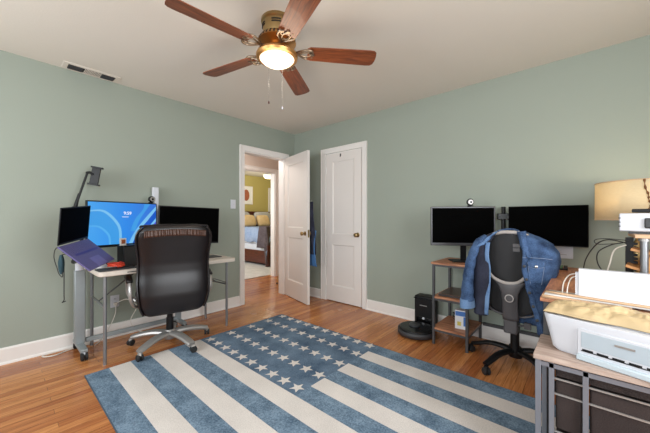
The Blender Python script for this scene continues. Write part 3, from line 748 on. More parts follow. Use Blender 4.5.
# ------------------------------------------------------------------ leather executive chair
def superloft(rows, n=36, e=3.2):
    """rows: list of (z, cx, cy, hw, ht) -> rounded cross-sections stacked"""
    def f(u, v):
        k = v * (len(rows) - 1); i = min(int(k), len(rows) - 2); t_ = k - i
        a = [rows[i][q] + (rows[i + 1][q] - rows[i][q]) * t_ for q in range(5)]
        th_ = 2 * math.pi * u; c_, s_ = math.cos(th_), math.sin(th_)
        return Vector((a[1] + a[3] * math.copysign(abs(c_) ** (2 / e), c_), a[2] + a[4] * math.copysign(abs(s_) ** (2 / e), s_), a[0]))
    return f
ec = thing('office_chair', 'dark brown leather executive chair with silver star base', 'chair', (.590, -2.050, .007), R(78))
rows = [(.345, 0, -.235, .19, .03), (.365, 0, -.235, .225, .05), (.42, 0, -.24, .248, .06), (.50, 0, -.245, .262, .062), (.60, 0, -.235, .268, .062), (.68, 0, -.225, .264, .06),
        (.76, 0, -.225, .262, .06), (.84, 0, -.235, .266, .06), (.92, 0, -.25, .276, .058), (.98, 0, -.265, .277, .054), (1.02, 0, -.275, .266, .05), (1.05, 0, -.28, .242, .042), (1.07, 0, -.283, .21, .03), (1.082, 0, -.285, .16, .012)]
bk = MB().grid(superloft(rows, e=3.6), 44, 49, closed_u=True, cap=True).build('backrest', M['leather'], ec, ang=60)
pip = MB(); path = []
zz = [r_[0] for r_ in rows]
side = [(r_[3] * 1.0, r_[2] - r_[4] * .62, r_[0]) for r_ in rows[1:-1]]
path = [(-a_, b_, c_) for a_, b_, c_ in side] + [(a_, b_, c_) for a_, b_, c_ in reversed(side)]
pip.tube(smooth_path(path, 4), .008, 8, closed=False); pip.build('piping', M['leather'], bk)
band = MB()
def bandf(u, v):
    x = -.225 + .45 * u; z = .975 + .052 * v + .014 * (1 - (2 * u - 1) ** 2)
    return Vector((x, -.334 - .003 * math.sin(u * 150 + 3 * math.sin(u * 20)) - .010 * (1 - abs(2 * u - 1) ** 4) + .02 * (z - .985) / .05 * .15, z))
band.grid(bandf, 90, 5); band.build('gathered_band', M['leather_band'], bk, solid=.006)
def seatf(rows_): return superloft(rows_, e=3.4)
MB().grid(seatf([(.37, 0, .03, .20, .20), (.385, 0, .03, .245, .245), (.44, 0, .03, .262, .262), (.485, 0, .03, .255, .255), (.505, 0, .03, .22, .22), (.512, 0, .03, .12, .12)]), 44, 24, closed_u=True, cap=True).build('seat', M['leather'], ec, ang=60)
MB().box(-.11, .11, -.10, .12, .335, .372).build('seat_plate', M['black'], ec, bevel=.008)
MB().cyl((.12, -.02, .35), (.27, -.06, .345), .006).lathe([(.0, -.02), (.012, -.018), (.012, .018), (0, .02)], (.27, -.06, .345), 12).build('tilt_lever', M['silver'], ec)
for s in (-1, 1):
    pts = smooth_path([(s * .245, .12, .40), (s * .30, .16, .45), (s * .315, .14, .56), (s * .312, .06, .625), (s * .31, -.06, .63), (s * .31, -.155, .59), (s * .305, -.18, .50), (s * .28, -.13, .42), (s * .245, -.06, .39)], 6)
    arm = MB().tube(pts, .017, 10, flat=.7).build('armrest', M['silver'], ec)
    MB().tube(smooth_path([(s * .312, .14, .610), (s * .312, .06, .640), (s * .311, -.06, .646), (s * .31, -.15, .615)]), [.012] + [.024] * 23 + [.012], 10, flat=.6).build('arm_pad', M['leather'], arm)
MB().cyl((0, 0, .13), (0, 0, .24), .030, 20).cyl((0, 0, .24), (0, 0, .34), .024, 20).build('gas_lift', M['black'], ec)
def star_base(parent, angs, r, mat, hubz=.10, endz=.072, wheelmat='rubber', wd=.030, drop=0.0):
    hub = MB().lathe([(.045, hubz - .045), (.052, hubz - .02), (.050, hubz + .015), (.036, hubz + .035)], n=24).build('base_hub', mat, parent)
    for a in angs:
        a = R(a); ca, sa = math.cos(a), math.sin(a)
        P = [(.03, hubz), (.10, hubz + .008), (.19, hubz + .002), (r - .04, endz + .010), (r, endz - .002)]
        m = MB().tube(smooth_path([(ca * d, sa * d, z) for d, z in P], 5), [wd * (1 - .30 * q / 20) for q in range(21)], 10, flat=.62)
        l = m.build('base_leg', mat, parent)
        caster(mat if mat is M['silver'] else M['black'], M[wheelmat], (ca * r, sa * r, endz - .004), a + 1.2, parent)
star_base(ec, [a - 78 for a in (-62, 10, 82, 154, 226)], .325, M['silver'], wd=.044)

# ------------------------------------------------------------------ right work corner: shelf tower, L desk
DZ = .74
def shelf_frame(m, x0, x1, y0, y1, z1, w=.022):
    for x in (x0, x1 - w):
        for y in (y0, y1 - w): m.box(x, x + w, y, y + w, 0, z1)
t = thing('shelf_tower', 'narrow three-tier wood and metal shelf tower left of the desk', 'shelf', (2.342, -.455, 0))
shw, shd = .305, .435
for (x, y) in ((0, 0), (shw - .022, 0), (0, shd - .022), (shw - .022, shd - .022)):
    MB().box(x, x + .022, y, y + .022, 0, .722).build('leg', M['blackmetal'], t, bevel=.002)
for z in (.722, .415, .135):
    MB().box(-.008 if z > .7 else .0, shw + (.0 if z > .7 else 0), -.01 if z > .7 else .002, shd - (.0 if z > .7 else .002), z, z + .018).build('shelf_board', M['rustic'], t, bevel=.002)
for z in (.135, .415, .722):
    m = MB(); m.box(.022, shw - .022, .001, .018, z - .018, z); m.box(.022, shw - .022, shd - .018, shd - .001, z - .018, z)
    m.box(.001, .018, .022, shd - .022, z - .018, z); m.box(shw - .018, shw - .001, .022, shd - .022, z - .018, z)
    m.build('shelf_rail', M['blackmetal'], t)
t = thing('corner_desk', 'L-shaped rustic wood desk with dark steel legs', 'desk', (2.65, 0, 0))
lx = 3.217 - 2.65
MB().prism([(.004, -.45), (.004, -.01), (1.35, -.01), (1.35, -1.283), (lx, -1.283), (lx, -.45)], DZ - .02, DZ).build('desktop', M['rustic_y'], t, bevel=.002)
for (x, y) in ((lx + .012, -1.275), (1.32, -1.275), (1.32, -.035), (lx + .012, -.44)):
    MB().box(x, x + .025, y, y + .025, .0 if y > -.8 or x > .9 else RT + .001, DZ - .02).build('leg', M['blackmetal'], t, bevel=.002)
MB().box(.01, 1.3, -.045, -.02, .13, .155).build('stretcher', M['blackmetal'], t)
MB().box(.0, 1.3, -.03, -.018, DZ - .05, DZ - .02).build('rear_rail', M['blackmetal'], t)
MB().box(lx + .015, lx + .035, -1.25, -.42, DZ - .045, DZ - .02).build('side_rail', M['blackmetal'], t)

# things on the tower
t = thing('closed_laptop', 'closed brown-grey laptop on the middle tier of shelf tower', 'laptop', (2.495, -.24, .433))
MB().box(-.115, .115, -.165, .165, 0, .012).build('base', M['darkgrey'], t, bevel=.003)
MB().box(-.115, .115, -.165, .165, .0125, .022).build('lid', plain('brown_grey_lid', '#5d4a42', .35, .3), t, bevel=.003)
t = thing('product_box', 'small white and blue carton on the bottom tier of shelf tower', 'box', (2.555, -.32, .153), R(8))
MB().box(-.05, .05, -.03, .03, 0, .165).build('carton', M['box_white'], t, bevel=.001)
MB().box(-.046, .046, -.0312, -.03, .115, .155).build('blue_panel', M['box_blue'], t)
MB().box(-.03, .0, -.0325, -.0312, .03, .065).build('printed_picture', M['box_yellow'], t)
MB().box(.02, .042, -.0325, -.0312, .03, .11).build('printed_text', M['box_blue'], t)
m = MB(); pts = [(.045 * math.cos(k * .5) * (1 + .2 * math.sin(k)), .035 * math.sin(k * .5), .008 + .0011 * k + .01 * math.sin(k * 1.3)) for k in range(60)]
m.tube(pts, .004, 6); o = m.build('coiled_cable', M['cable_black']); o.location = (2.47, -.13, .158); tag(o, 'black coiled cable beside carton on bottom tier', 'cable')
# robot vacuum and dock
t = thing('robot_vacuum', 'round black robot vacuum parked on floor by its dock', 'robot vacuum', (2.15, -.365, 0))
MB().lathe([(.15, .012), (.165, .018), (.17, .03), (.17, .068), (.165, .078), (.155, .081)], n=48).build('body', M['black'], t)
MB().lathe([(.153, .0805), (.150, .084), (.0, .085)], n=48).build('top_plate', M['blackgloss'], t)
MB().lathe([(.052, .084), (.052, .098), (.046, .102), (.0, .102)], (-.02, .01, 0), 28).build('sensor_turret', M['darkgrey'], t)
m = MB().grid(lambda u, v: Vector((.172 * math.cos(R(170 + 200 * u)), .172 * math.sin(R(170 + 200 * u)), .02 + .045 * v)), 40, 3); m.build('bumper', M['darkgrey'], t, solid=.004)
for s in (-1, 1): MB().cyl((0 + s * .11 - .008, 0, .03), (s * .11 + .008, 0, .03), .03, 16).build('wheel', M['rubber'], t)
t = thing('vacuum_dock', 'tall black emptying dock of the robot vacuum against the wall', 'charging dock', (2.14, -.105, 0))
MB().box(-.10, .10, -.065, .065, 0.0, .335).build('tower', M['black'], t, bevel=.014, seg=3)
MB().box(-.105, .105, -.07, .07, .305, .312).build('lid_seam', M['blackgloss'], t)
MB().box(-.09, .09, -.20, -.065, 0.0, .010).build('ramp', M['black'], t, bevel=.003)
MB().box(-.04, .035, -.0665, -.065, .235, .243).build('printed_word', M['silver'], t)
MB().box(-.075, .075, -.068, -.064, .03, .12).build('dust_port', M['blackgloss'], t, bevel=.006)
MB().lathe([(.012, 0), (.012, .003)], n=16, mtx=Matrix.Translation((.0, -.068, .11)) @ Matrix.Rotation(R(90), 4, 'X')).build('indicator', M['whiteplastic'], t)

# monitors of the right corner
c, a, w = face((2.325, -.44), (2.785, -.13))
make_monitor('monitor', 'grey-framed dark monitor standing on the narrow shelf tower', (c[0], c[1], DZ), a, w, .355, .888 - DZ, group='monitors of the wooden desk', bezmat='greybezel', bez=.013, chin=.026, basex=.02)
make_webcam((2.61, -.248, .888 + .355 + .002), a, 'round webcam on the grey-framed monitor above the shelf tower', 'webcams on the monitors')
make_monitor('monitor', 'dark monitor right of the jacket, nearest the table lamp', (3.142, -.12, DZ), 0, .522, .325, .913 - DZ, group='monitors of the wooden desk', bez=.004, chin=.006, neck=False)
t = thing('desk_mount', 'black desk monitor arm between the two dark monitors', 'monitor arm', (2.83, -.045, DZ))
MB().cyl((0, 0, 0), (0, 0, .50), .017, 18).build('pole', M['black'], t)
MB().box(-.05, .05, -.05, .05, 0, .018).build('clamp_base', M['black'], t, bevel=.003)
MB().box(-.045, .05, -.03, .025, .385, .44).build('collar', M['blackgloss'], t, bevel=.004)
MB().bar((.02, 0, .40), (.26, -.015, .36), .03, .03).box(.25, .36, -.028, -.008, .29, .43).build('arm', M['black'], t)
# little things on the desk
t = thing('usb_hub', 'tiny black and green box on the desk under the right monitor', 'usb hub', (3.25, -.20, DZ))
MB().box(-.035, .035, -.02, .02, 0, .012).build('tray', M['black'], t, bevel=.002)
MB().box(-.03, .005, -.015, .015, .012, .034).build('green_block', M['green'], t, bevel=.002)
MB().cyl((.022, 0, .012), (.022, 0, .035), .012, 14).build('dial', M['darkgrey'], t)

# mesh office chair
mc = thing('office_chair', 'black mesh office chair wearing a denim jacket at wood desk', 'chair', (2.981, -.424, 0), 0.0)
def outline_panel(rows_, nx=22, bulge=.03, y0=-.2):
    # rows: (z, xl, xr, y)
    def f(u, v):
        k = v * (len(rows_) - 1); i = min(int(k), len(rows_) - 2); t_ = k - i
        a_ = [rows_[i][q] + (rows_[i + 1][q] - rows_[i][q]) * t_ for q in range(4)]
        return Vector((a_[1] + (a_[2] - a_[1]) * u, a_[3] - bulge * math.sin(math.pi * u), a_[0]))
    return f
brow = [(.665, -.045, .045, -.185), (.68, -.10, .085, -.185), (.72, -.15, .12, -.187), (.78, -.17, .145, -.19), (.86, -.172, .158, -.195), (.94, -.158, .152, -.20), (1.0, -.125, .125, -.205), (1.02, -.11, .105, -.207)]
MB().grid(outline_panel(brow), 24, 22).build('backrest', M['mesh_back'], mc, solid=.008)
MB().tube(smooth_path([(-.12, -.205, .99), (-.105, -.222, 1.018), (-.05, -.232, 1.034), (0, -.236, 1.036), (.05, -.232, 1.033), (.10, -.222, 1.014), (.115, -.205, .985)]), .013, 10).build('top_rail', M['chair_trim'], mc)
MB().tube(smooth_path([(-.172, -.20, .86), (-.165, -.21, .80), (-.14, -.222, .742), (-.10, -.232, .700), (-.045, -.238, .676), (.0, -.24, .672), (.05, -.236, .684), (.09, -.226, .72), (.125, -.21, .77), (.15, -.20, .85)]), .0115, 10).build('lower_rim', M['chair_trim'], mc)
spf = [(.40, -.045, .045, -.19), (.46, -.046, .046, -.20), (.54, -.045, .045, -.218), (.60, -.05, .05, -.225), (.65, -.072, .072, -.225), (.685, -.10, .098, -.22)]
MB().grid(outline_panel(spf, bulge=.012), 12, 16).build('spine', M['chair_grey'], mc, solid=.02)
mt = Matrix.Translation((0, -.232, .567)) @ Matrix.Rotation(R(90), 4, 'X')
kn = MB().lathe([(.034, 0), (.034, .012), (.028, .018), (.0, .019)], n=28, mtx=mt).build('lumbar_knob', M['chair_grey'], mc)
MB().lathe([(.028, .0175), (.028, .021), (.022, .022), (.022, .018)], n=28, mtx=mt).build('knob_ring', M['chair_trim'], kn)
MB().box(.02, .062, -.236, -.232, .90, .925).box(.02, .062, -.236, -.232, .93, .955).build('printed_badge', M['chair_grey'], mc)
MB().tube(smooth_path([(-.165, -.19, .70), (-.175, -.19, .60), (-.15, -.17, .47), (-.06, -.16, .425), (.06, -.16, .425), (.15, -.17, .47), (.175, -.19, .60), (.15, -.19, .70)]), .008, 8).build('lower_frame', M['chair_grey'], mc)
MB().grid(outline_panel([(.43, -.06, .06, -.16), (.47, -.14, .14, -.165), (.60, -.172, .172, -.175), (.69, -.15, .14, -.178)], bulge=.01), 16, 12).build('lumbar_mesh', M['mesh_back'], mc, solid=.006)
MB().grid(seatf([(.435, 0, .09, .19, .19), (.45, 0, .09, .24, .22), (.475, 0, .09, .245, .225), (.495, 0, .09, .235, .215), (.502, 0, .09, .17, .16)]), 40, 16, closed_u=True, cap=True).build('seat', M['mesh_back'], mc, ang=60)
MB().box(-.045, .04, -.20, -.06, .30, .405).build('tilt_mechanism', M['chair_grey'], mc, bevel=.01)
MB().box(-.09, .09, -.08, .14, .39, .437).build('seat_plate', M['black'], mc, bevel=.01)
MB().cyl((.04, -.14, .355), (.085, -.14, .36), .008).box(.075, .115, -.15, -.13, .34, .385).build('tilt_lever', M['chair_grey'], mc)
for s in (-1, 1):
    MB().tube(smooth_path([(s * .10, .03, .43), (s * .25, .03, .40), (s * .275, .02, .47), (s * .275, .0, .60)]), .014, 10).build('arm_post', M['black'], mc)
    MB().tube(smooth_path([(s * .275, -.10, .612), (s * .275, .0, .62), (s * .275, .12, .612)]), [.018] + [.032] * 15 + [.018], 10, flat=.5).build('arm_pad', M['black'], mc)
MB().cyl((0, -.03, .10), (0, -.03, .30), .030, 20).cyl((0, -.03, .28), (0, -.03, .40), .021, 20).build('gas_lift', M['black'], mc)
sb = (-116, -44, 28, 100, 172)
star_base(mc, sb, .325, M['black'], hubz=.115, wd=.032)

# denim jacket draped over the mesh chair
J = thing('denim_jacket', 'blue denim jacket draped open over the black mesh chair', 'jacket', (2.981, -.424, 0), 0.0)
Ri = [(.40, .165), (.48, .150), (.58, .125), (.68, .100), (.79, .080), (.88, .085), (.95, .085), (1.0, .066), (1.035, .05)]
Ro = [(.40, .185), (.54, .205), (.63, .222), (.70, .240), (.774, .262), (.843, .275), (.889, .27), (.955, .235), (.985, .19), (1.02, .12), (1.035, .085)]
Li = [(.44, -.135), (.54, -.128), (.65, -.122), (.76, -.120), (.87, -.130), (.95, -.125), (1.0, -.10), (1.035, -.075)]
Lo = [(.44, -.235), (.62, -.250), (.74, -.248), (.85, -.240), (.93, -.225), (.97, -.20), (1.005, -.16), (1.035, -.10)]
def ysec(s_): return s_
def jacket_body(side):
    inn, out = (Ri, Ro) if side > 0 else (Li, Lo)
    zb = .365 if side > 0 else .42
    def f(u, v):
        z = zb + (1.032 - zb) * v
        xi, xo = interp(inn, z), interp(out, z)
        fold = .008 * math.sin(9 * u + 2.2 * math.sin(z * 7)) + .005 * math.sin(23 * z + 6 * u)
        top = max(0, (z - .93) / .10)
        yf = -.272 + .045 * top; 
        if u < .55:
            t_ = u / .55; x = xi + (xo - xi) * t_; y = yf - .014 * math.sin(math.pi * t_) + fold * (1 - top) + .05 * t_ ** 4
        elif u < .75:
            t_ = (u - .55) / .2; x = xo + side * .006 * math.sin(math.pi * t_); y = yf + .05 + (.13 - .07 * top) * t_
        else:
            t_ = (u - .75) / .25; x = xo * (1 - t_); y = yf + .18 - .07 * top + .01 * math.sin(12 * z) * (1 - top)
            z = z
        return Vector((x, y, z))
    return f
body_r = MB().grid(jacket_body(1), 46, 44).build('front_panel', M['denim'], J, solid=.006)
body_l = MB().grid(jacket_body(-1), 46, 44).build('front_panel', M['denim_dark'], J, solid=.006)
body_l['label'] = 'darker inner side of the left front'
def sleeve(pts, rs, n=22):
    P = smooth_path(pts, 7); k = len(P)
    rr = [interp([(i * (k - 1) / (len(rs) - 1), r_) for i, r_ in enumerate(rs)], i) * (1 + .05 * math.sin(i * 1.1) + .03 * math.sin(i * 2.3)) for i in range(k)]
    return MB().tube(P, rr, n, flat=.62)
sl_l = sleeve([(-.15, -.225, 1.0), (-.195, -.25, .955), (-.232, -.265, .87), (-.256, -.27, .76), (-.268, -.272, .64), (-.272, -.27, .52)], [.03, .046, .048, .054, .062, .074]).build('sleeve', M['denim'], J)
MB().tube([(-.272, -.27, .525), (-.268, -.27, .462)], [.078, .084], 22, flat=.62).build('cuff', M['denim_light'], sl_l)
sl_r = sleeve([(.12, -.16, 1.0), (.18, -.15, .95), (.225, -.15, .88), (.235, -.15, .79), (.205, -.15, .68), (.175, -.14, .56), (.165, -.14, .45)], [.03, .042, .046, .048, .046, .045, .046]).build('sleeve', M['denim'], J)
MB().tube([(.165, -.14, .455), (.163, -.14, .40)], [.048, .050], 22, flat=.62).build('cuff', M['denim'], sl_r)
XZ = lambda y: Matrix(((1, 0, 0, 0), (0, 0, -1, y), (0, 1, 0, 0), (0, 0, 0, 1)))
def flatp(poly, y, th_, mat, name, par, bevel=.0015):
    return MB().prism(poly, 0, th_, mtx=XZ(y)).build(name, mat, par, bevel=bevel)
YP = -.289
# collar
col = MB().grid(lambda u, v: Vector((interp([(0, .048), (.5, .066), (1, .100)], u) + v * (.050 - .012 * u), -.246 - .022 * math.sin(math.pi * v) - .018 * u - .018*u*u, 1.040 - .165 * u - .012 * v + .02 * v * (1 - u))), 14, 6).build('collar', M['denim'], J, solid=.006)
col2 = MB().grid(lambda u, v: Vector((interp([(0, -.075), (.5, -.115), (1, -.150)], u) - v * (.030 + .03 * u), -.246 - .022 * math.sin(math.pi * v) - .02 * u - .018*u*u, 1.042 - .10 * u - .02 * v)), 14, 6).build('collar', M['denim_light'], J, solid=.006)
MB().tube(smooth_path([(-.075, -.235, 1.04), (-.03, -.20, 1.055), (.02, -.20, 1.055), (.055, -.235, 1.042)]), .012, 8, flat=.6).build('collar_back', M['denim'], J)
# faded facing along the left opening
MB().grid(lambda u, v: Vector((interp(Li, .43 + .53 * v) - .028 * u + .010, -.284 - .006 * math.sin(v * 9) + .008 * u, .43 + .53 * v)), 5, 26).build('facing', M['denim_light'], body_l, solid=.005)
# placket, pocket, flap, buttons on the right front
MB().grid(lambda u, v: Vector((interp(Ri, .37 + .57 * v) + .032 * u, -.288 - .003 * math.sin(math.pi * u), .37 + .57 * v)), 5, 26).build('placket', M['denim'], body_r, solid=.004)
pk = flatp([(.122, .715), (.155, .70), (.190, .712), (.203, .842), (.117, .840)], YP - .004, .004, M['denim'], 'pocket', body_r)
fl = flatp([(.115, .846), (.206, .850), (.206, .818), (.162, .802), (.115, .814)], YP - .008, .005, M['denim'], 'pocket_flap', body_r)
for (x, z) in ((.162, .815),): MB().lathe([(.009, 0), (.009, .004), (.006, .006), (0, .006)], n=14, mtx=Matrix.Translation((x, YP - .012, z)) @ Matrix.Rotation(R(90), 4, 'X')).build('button', M['chrome'], fl)
for z in (.81, .722, .635, .548, .46):
    x = interp(Ri, z) + .014
    MB().lathe([(.010, 0), (.010, .004), (.007, .006), (0, .006)], n=14, mtx=Matrix.Translation((x, -.292, z)) @ Matrix.Rotation(R(90), 4, 'X')).build('button', M['darkgrey'], body_r)
st = MB()
st.tube([(.085, -.291, .868), (.14, -.298, .872), (.20, -.292, .872), (.245, -.262, .865)], .0016, 5)
st.tube([(.113, -.296, .84), (.12, -.296, .78), (.13, -.296, .70)], .0012, 5)
st.tube([(.207, -.294, .845), (.20, -.294, .78), (.19, -.294, .70)], .0012, 5)
st.tube([(.117, -.2985, .812), (.162, -.2985, .800), (.205, -.2985, .816)], .0012, 5)
st.build('stitching', M['stitch'], body_r)

# ------------------------------------------------------------------ lamp and riser on the desk return
LX, LY = 3.637, -.42
t = thing('table_lamp', 'lit table lamp with tan drum shade on the desk', 'lamp', (LX, LY, DZ))
m = MB().grid(lambda u, v: Vector((.205 * math.cos(2 * math.pi * u), .205 * math.sin(2 * math.pi * u), .385 + .235 * v)), 56, 2, closed_u=True); sh = m.build('lamp_shade', M['lampshade'], t, solid=.003, ang=60)
m = MB()
for z in (.385, .62): m.tube([(.206 * math.cos(R(k * 7.5)), .206 * math.sin(R(k * 7.5)), z) for k in range(48)], .003, 6, closed=True)
m.build('shade_rim', M['folder'], sh)
MB().tube(smooth_path([(.0, -.207, .62), (.004, -.209, .57), (.016, -.209, .53), (.018, -.209, .50), (.026, -.208, .47), (.016, -.209, .44), (.02, -.208, .40)]), [.004 + .0022 * math.sin(k) for k in range(49)], 6).build('twig_ornament', M['twig'], sh)
MB().lathe([(.075, 0), (.078, .01), (.03, .025), (.02, .06), (.045, .12), (.05, .18), (.02, .26), (.009, .29), (.009, .45)], n=28).build('lamp_base', M['brass'], t)
MB().lathe([(.0, .44), (.028, .46), (.032, .49), (.018, .53), (.012, .54)], n=20).build('bulb', M['glass_lit'], t)
point('table_lamp_light', (LX - .0, LY, DZ + .575), 4, (1.0, .82, .58), .03)

t = thing('desk_riser', 'small wooden riser with dark slotted post on the desk', 'riser', (3.55, -.98, DZ))
MB().box(.02, .42, 0, .32, .294, .312).build('board', M['folder'], t, bevel=.002)
MB().cyl((.055, .03, 0), (.055, .03, .294), .015, 16).build('round_post', M['steel'], t)
MB().cyl((.055, .03, .279), (.055, .03, .293), .022, 16).build('post_collar', M['silver'], t)
m = MB().box(.0, .03, .17, .20, 0, .29)
for k in range(11): m.box(.03, .045, .165, .205, .05 + k * .02, .062 + k * .02)
m.build('slotted_post', M['black'], t)
MB().box(.36, .40, .02, .06, 0, .294).build('post', M['black'], t); MB().box(.36, .40, .26, .30, 0, .294).build('post', M['black'], t)
m = MB()
m.bar((.0, .12, .15), (.16, .10, .10), .16, .012); m.bar((.02, .12, .235), (.16, .10, .20), .16, .012); m.box(.07, .082, .05, .30, 0, .22); m.box(.16, .18, .04, .30, 0, .25)
m.build('slanted_tray', M['pine'], t)
t = thing('document_scanner', 'white boxy machine on the wooden riser before the lamp', 'scanner', (3.60, -.81, DZ + .3125), R(-14))
MB().box(-.065, .22, -.07, .10, .012, .108).build('body', M['whiteplastic'], t, bevel=.006)
MB().box(-.02, .20, -.05, .09, .112, .130).build('top_slot', M['black'], t, bevel=.003)
MB().box(.03, .18, -.082, -.07, .030, .082).build('display', M['darkgrey'], t, bevel=.008)
MB().box(-.03, .20, -.06, .09, 0, .012).build('foot', M['darkgrey'], t)
for k in range(3): MB().box(-.066, -.058, -.0715, -.07, .036 + k * .022, .042 + k * .022).build('indicator', M['darkgrey'], t)
cable('thick black cable looping from riser down behind the desk box', [(3.54, -.80, 1.0), (3.49, -.82, .985), (3.44, -.80, .94), (3.44, -.78, .87), (3.48, -.78, .80), (3.52, -.78, .745)], .003)
cable('thin black cable running from riser toward the right monitor', [(3.55, -.80, 1.0), (3.48, -.74, 1.01), (3.43, -.68, .97), (3.385, -.62, .87), (3.37, -.58, .743)], .003)
cable('white cable hanging from the riser, bent toward desk', [(3.55, -.83, .99), (3.505, -.84, .96), (3.485, -.85, .88), (3.47, -.84, .80), (3.48, -.84, .743)], .0035, 'cable_white')
cable('black cable loop beside the riser, shaped like a hook', [(3.56, -.86, 1.015), (3.47, -.86, 1.022), (3.425, -.86, 1.012), (3.44, -.86, .99), (3.53, -.86, 1.0)], .0022)
t = thing('storage_box', 'plain white upright box behind the papers on the desk end', 'box', (3.362, -1.248, DZ))
MB().box(0, .52, 0, .04, 0, .153).build('carton', M['whiteplastic'], t, bevel=.002)
MB().box(-.012, 0, .008, .04, .0, .135).build('side_flap', M['whiteplastic'], t)
cable('pale bent wire beside the white box on the desk', [(3.35, -1.19, .86), (3.325, -1.20, .85), (3.305, -1.21, .81), (3.30, -1.22, .744)], .0028, 'cable_white')
cable('second pale wire just right of the bent one', [(3.355, -1.21, .85), (3.335, -1.215, .84), (3.322, -1.225, .80), (3.318, -1.235, .744)], .0025, 'cable_white')

# ------------------------------------------------------------------ stand with fabric drawers, printer and mail in the foreground
SZ = .56
t = thing('drawer_stand', 'low stand with washed oak top and dark fabric drawers', 'stand', (3.221, -1.574, 0))
MB().box(0, .80, 0, .285, SZ - .022, SZ).build('top_board', M['stand_top'], t, bevel=.003)
for (x, y) in ((.006, .006), (.774, .006), (.006, .26), (.774, .26)):
    MB().box(x, x + .020, y, y + .020, RT + .001, SZ - .022).build('leg', M['stand_metal'], t, bevel=.002)
for x in (.052, .158, .40, .62): MB().box(x, x + .018, .008, .026, RT + .02, SZ - .022).build('upright', M['stand_metal'], t, bevel=.0015)
for z in (.515, .02): MB().box(.026, .774, .008, .022, z, z + .018).build('rail', M['stand_metal'], t)
for z in (.468, .405, .25): MB().box(.070, .774, .018, .024, z, z + .006).build('rail', M['silver'], t)
for (z0, z1) in ((.26, .46), (.05, .235)):
    for (x0, x1) in ((.073, .156), (.18, .398), (.42, .618), (.64, .772)):
        MB().box(x0, x1, .03, .255, z0, z1).build('fabric_drawer', M['drawer'], t, bevel=.006)
MB().box(.073, .772, .035, .255, .475, .512).build('fabric_drawer', M['drawer'], t, bevel=.004)

p = thing('printer', 'white inkjet printer on the stand under the padded envelope', 'printer', (3.283, -1.468, SZ + .0008), R(-17))
def rr_poly(x0, x1, y0, y1, r, n=6):
    out = []
    for (cx_, cy_, a0) in ((x1 - r, y1 - r, 0), (x0 + r, y1 - r, 90), (x0 + r, y0 + r, 180), (x1 - r, y0 + r, 270)):
        for k in range(n + 1): a = R(a0 + 90 * k / n); out.append((cx_ + r * math.cos(a), cy_ + r * math.sin(a)))
    return out
def pbody():
    m = MB(); lv = [(0.0, .012), (.012, .003), (.035, 0), (.10, -.010), (.148, -.018), (.152, -.016)]; rings = []
    for z, ins in lv: rings.append([(x, y, z) for x, y in rr_poly(-.018 + ins * 1.3, .44 - ins, ins * .6, .20, .03)])
    n = len(rings[0]); vs = [v for r_ in rings for v in r_]
    fs = [(i * n + j, i * n + (j + 1) % n, (i + 1) * n + (j + 1) % n, (i + 1) * n + j) for i in range(len(rings) - 1) for j in range(n)]
    fs += [tuple(range(n))[::-1], tuple((len(rings) - 1) * n + j for j in range(n))]
    m.add(vs, fs); return m
pb = pbody().build('body', M['whiteplastic'], p, ang=50)
MB().box(.086, .425, -.014, .02, .004, .122).build('output_panel', M['whiteplastic'], p, bevel=.004)
MB().box(.100, .415, -.0155, -.0135, .050, .112).build('tray_door', plain('pale_blue_grey_plastic', '#afbcc5', .35), p, bevel=.002)
MB().box(.20, .255, -.018, -.0155, .088, .096).build('tray_grip', M['silver'], p)
m = MB().box(.100, .415, -.0165, -.0135, .034, .037)
for k in range(7): m.box(.104 + k * .045, .137 + k * .045, -.018, -.0135, .0365, .044)
m.build('output_rollers', M['black'], p)
MB().box(.088, .423, -.032, -.010, .0, .022).build('paper_tray', plain('pale_blue_grey_tray', '#bccad2', .35), p, bevel=.004)
MB().box(.02, .42, .03, .19, .152, .1545).build('scanner_lid', M['whiteplastic'], p, bevel=.001)

def envelope():
    m = MB(); w, d = .44, .165
    from mathutils import noise
    def top(u, v):
        e = (math.sin(math.pi * min(1, max(0, u))) ** .35) * (math.sin(math.pi * v) ** .45) if 0 < u < 1 and 0 < v < 1 else 0
        q = Vector((u * 9, v * 4, 0)); z = .004 + e * (.038 + .016 * noise.noise(q) + .010 * abs(noise.noise(q * 2.3 + Vector((3, 1, 0)))))
        return Vector((w * u, d * v + .004 * math.sin(u * 14), z))
    m.grid(top, 90, 34); m.grid(lambda u, v: Vector((w * u, d * v + .004 * math.sin(u * 14), 0.0 if 0 < u < 1 and 0 < v < 1 else .0035)), 90, 34)
    return m
o = envelope().build('padded_envelope', M['envelope']); o.location = (3.245, -1.468, SZ + .157); o.rotation_euler = (R(5), 0, R(-11)); tag(o, 'crumpled tan padded envelope lying on the white printer', 'envelope')
def sheet(name, label, cat, x, y, z, w, d, th_, rz, mat, curl=0.0):
    m = MB().grid(lambda u, v: Vector((w * u, d * v, curl * (1 - u) ** 3)), 10, 3)
    o = m.build(name, M[mat], solid=th_); o.location = (x, y, z); o.rotation_euler = (0, 0, R(rz)); return tag(o, label, cat)
sheet('manila_folder', 'tan card folder bottom of the paper pile behind the envelope', 'folder', 3.225, -1.29, DZ + .008, .31, .115, .014, -3, 'folder')
sheet('paper_sheet', 'white sheets fanned on top of the tan folder', 'paper', 3.235, -1.287, DZ + .0195, .42, .11, .006, -5, 'paper')
sheet('paper_strip', 'narrow tan cardboard strip lying over the white sheets', 'cardboard', 3.240, -1.292, DZ + .027, .44, .03, .006, -5, 'folder', .006)

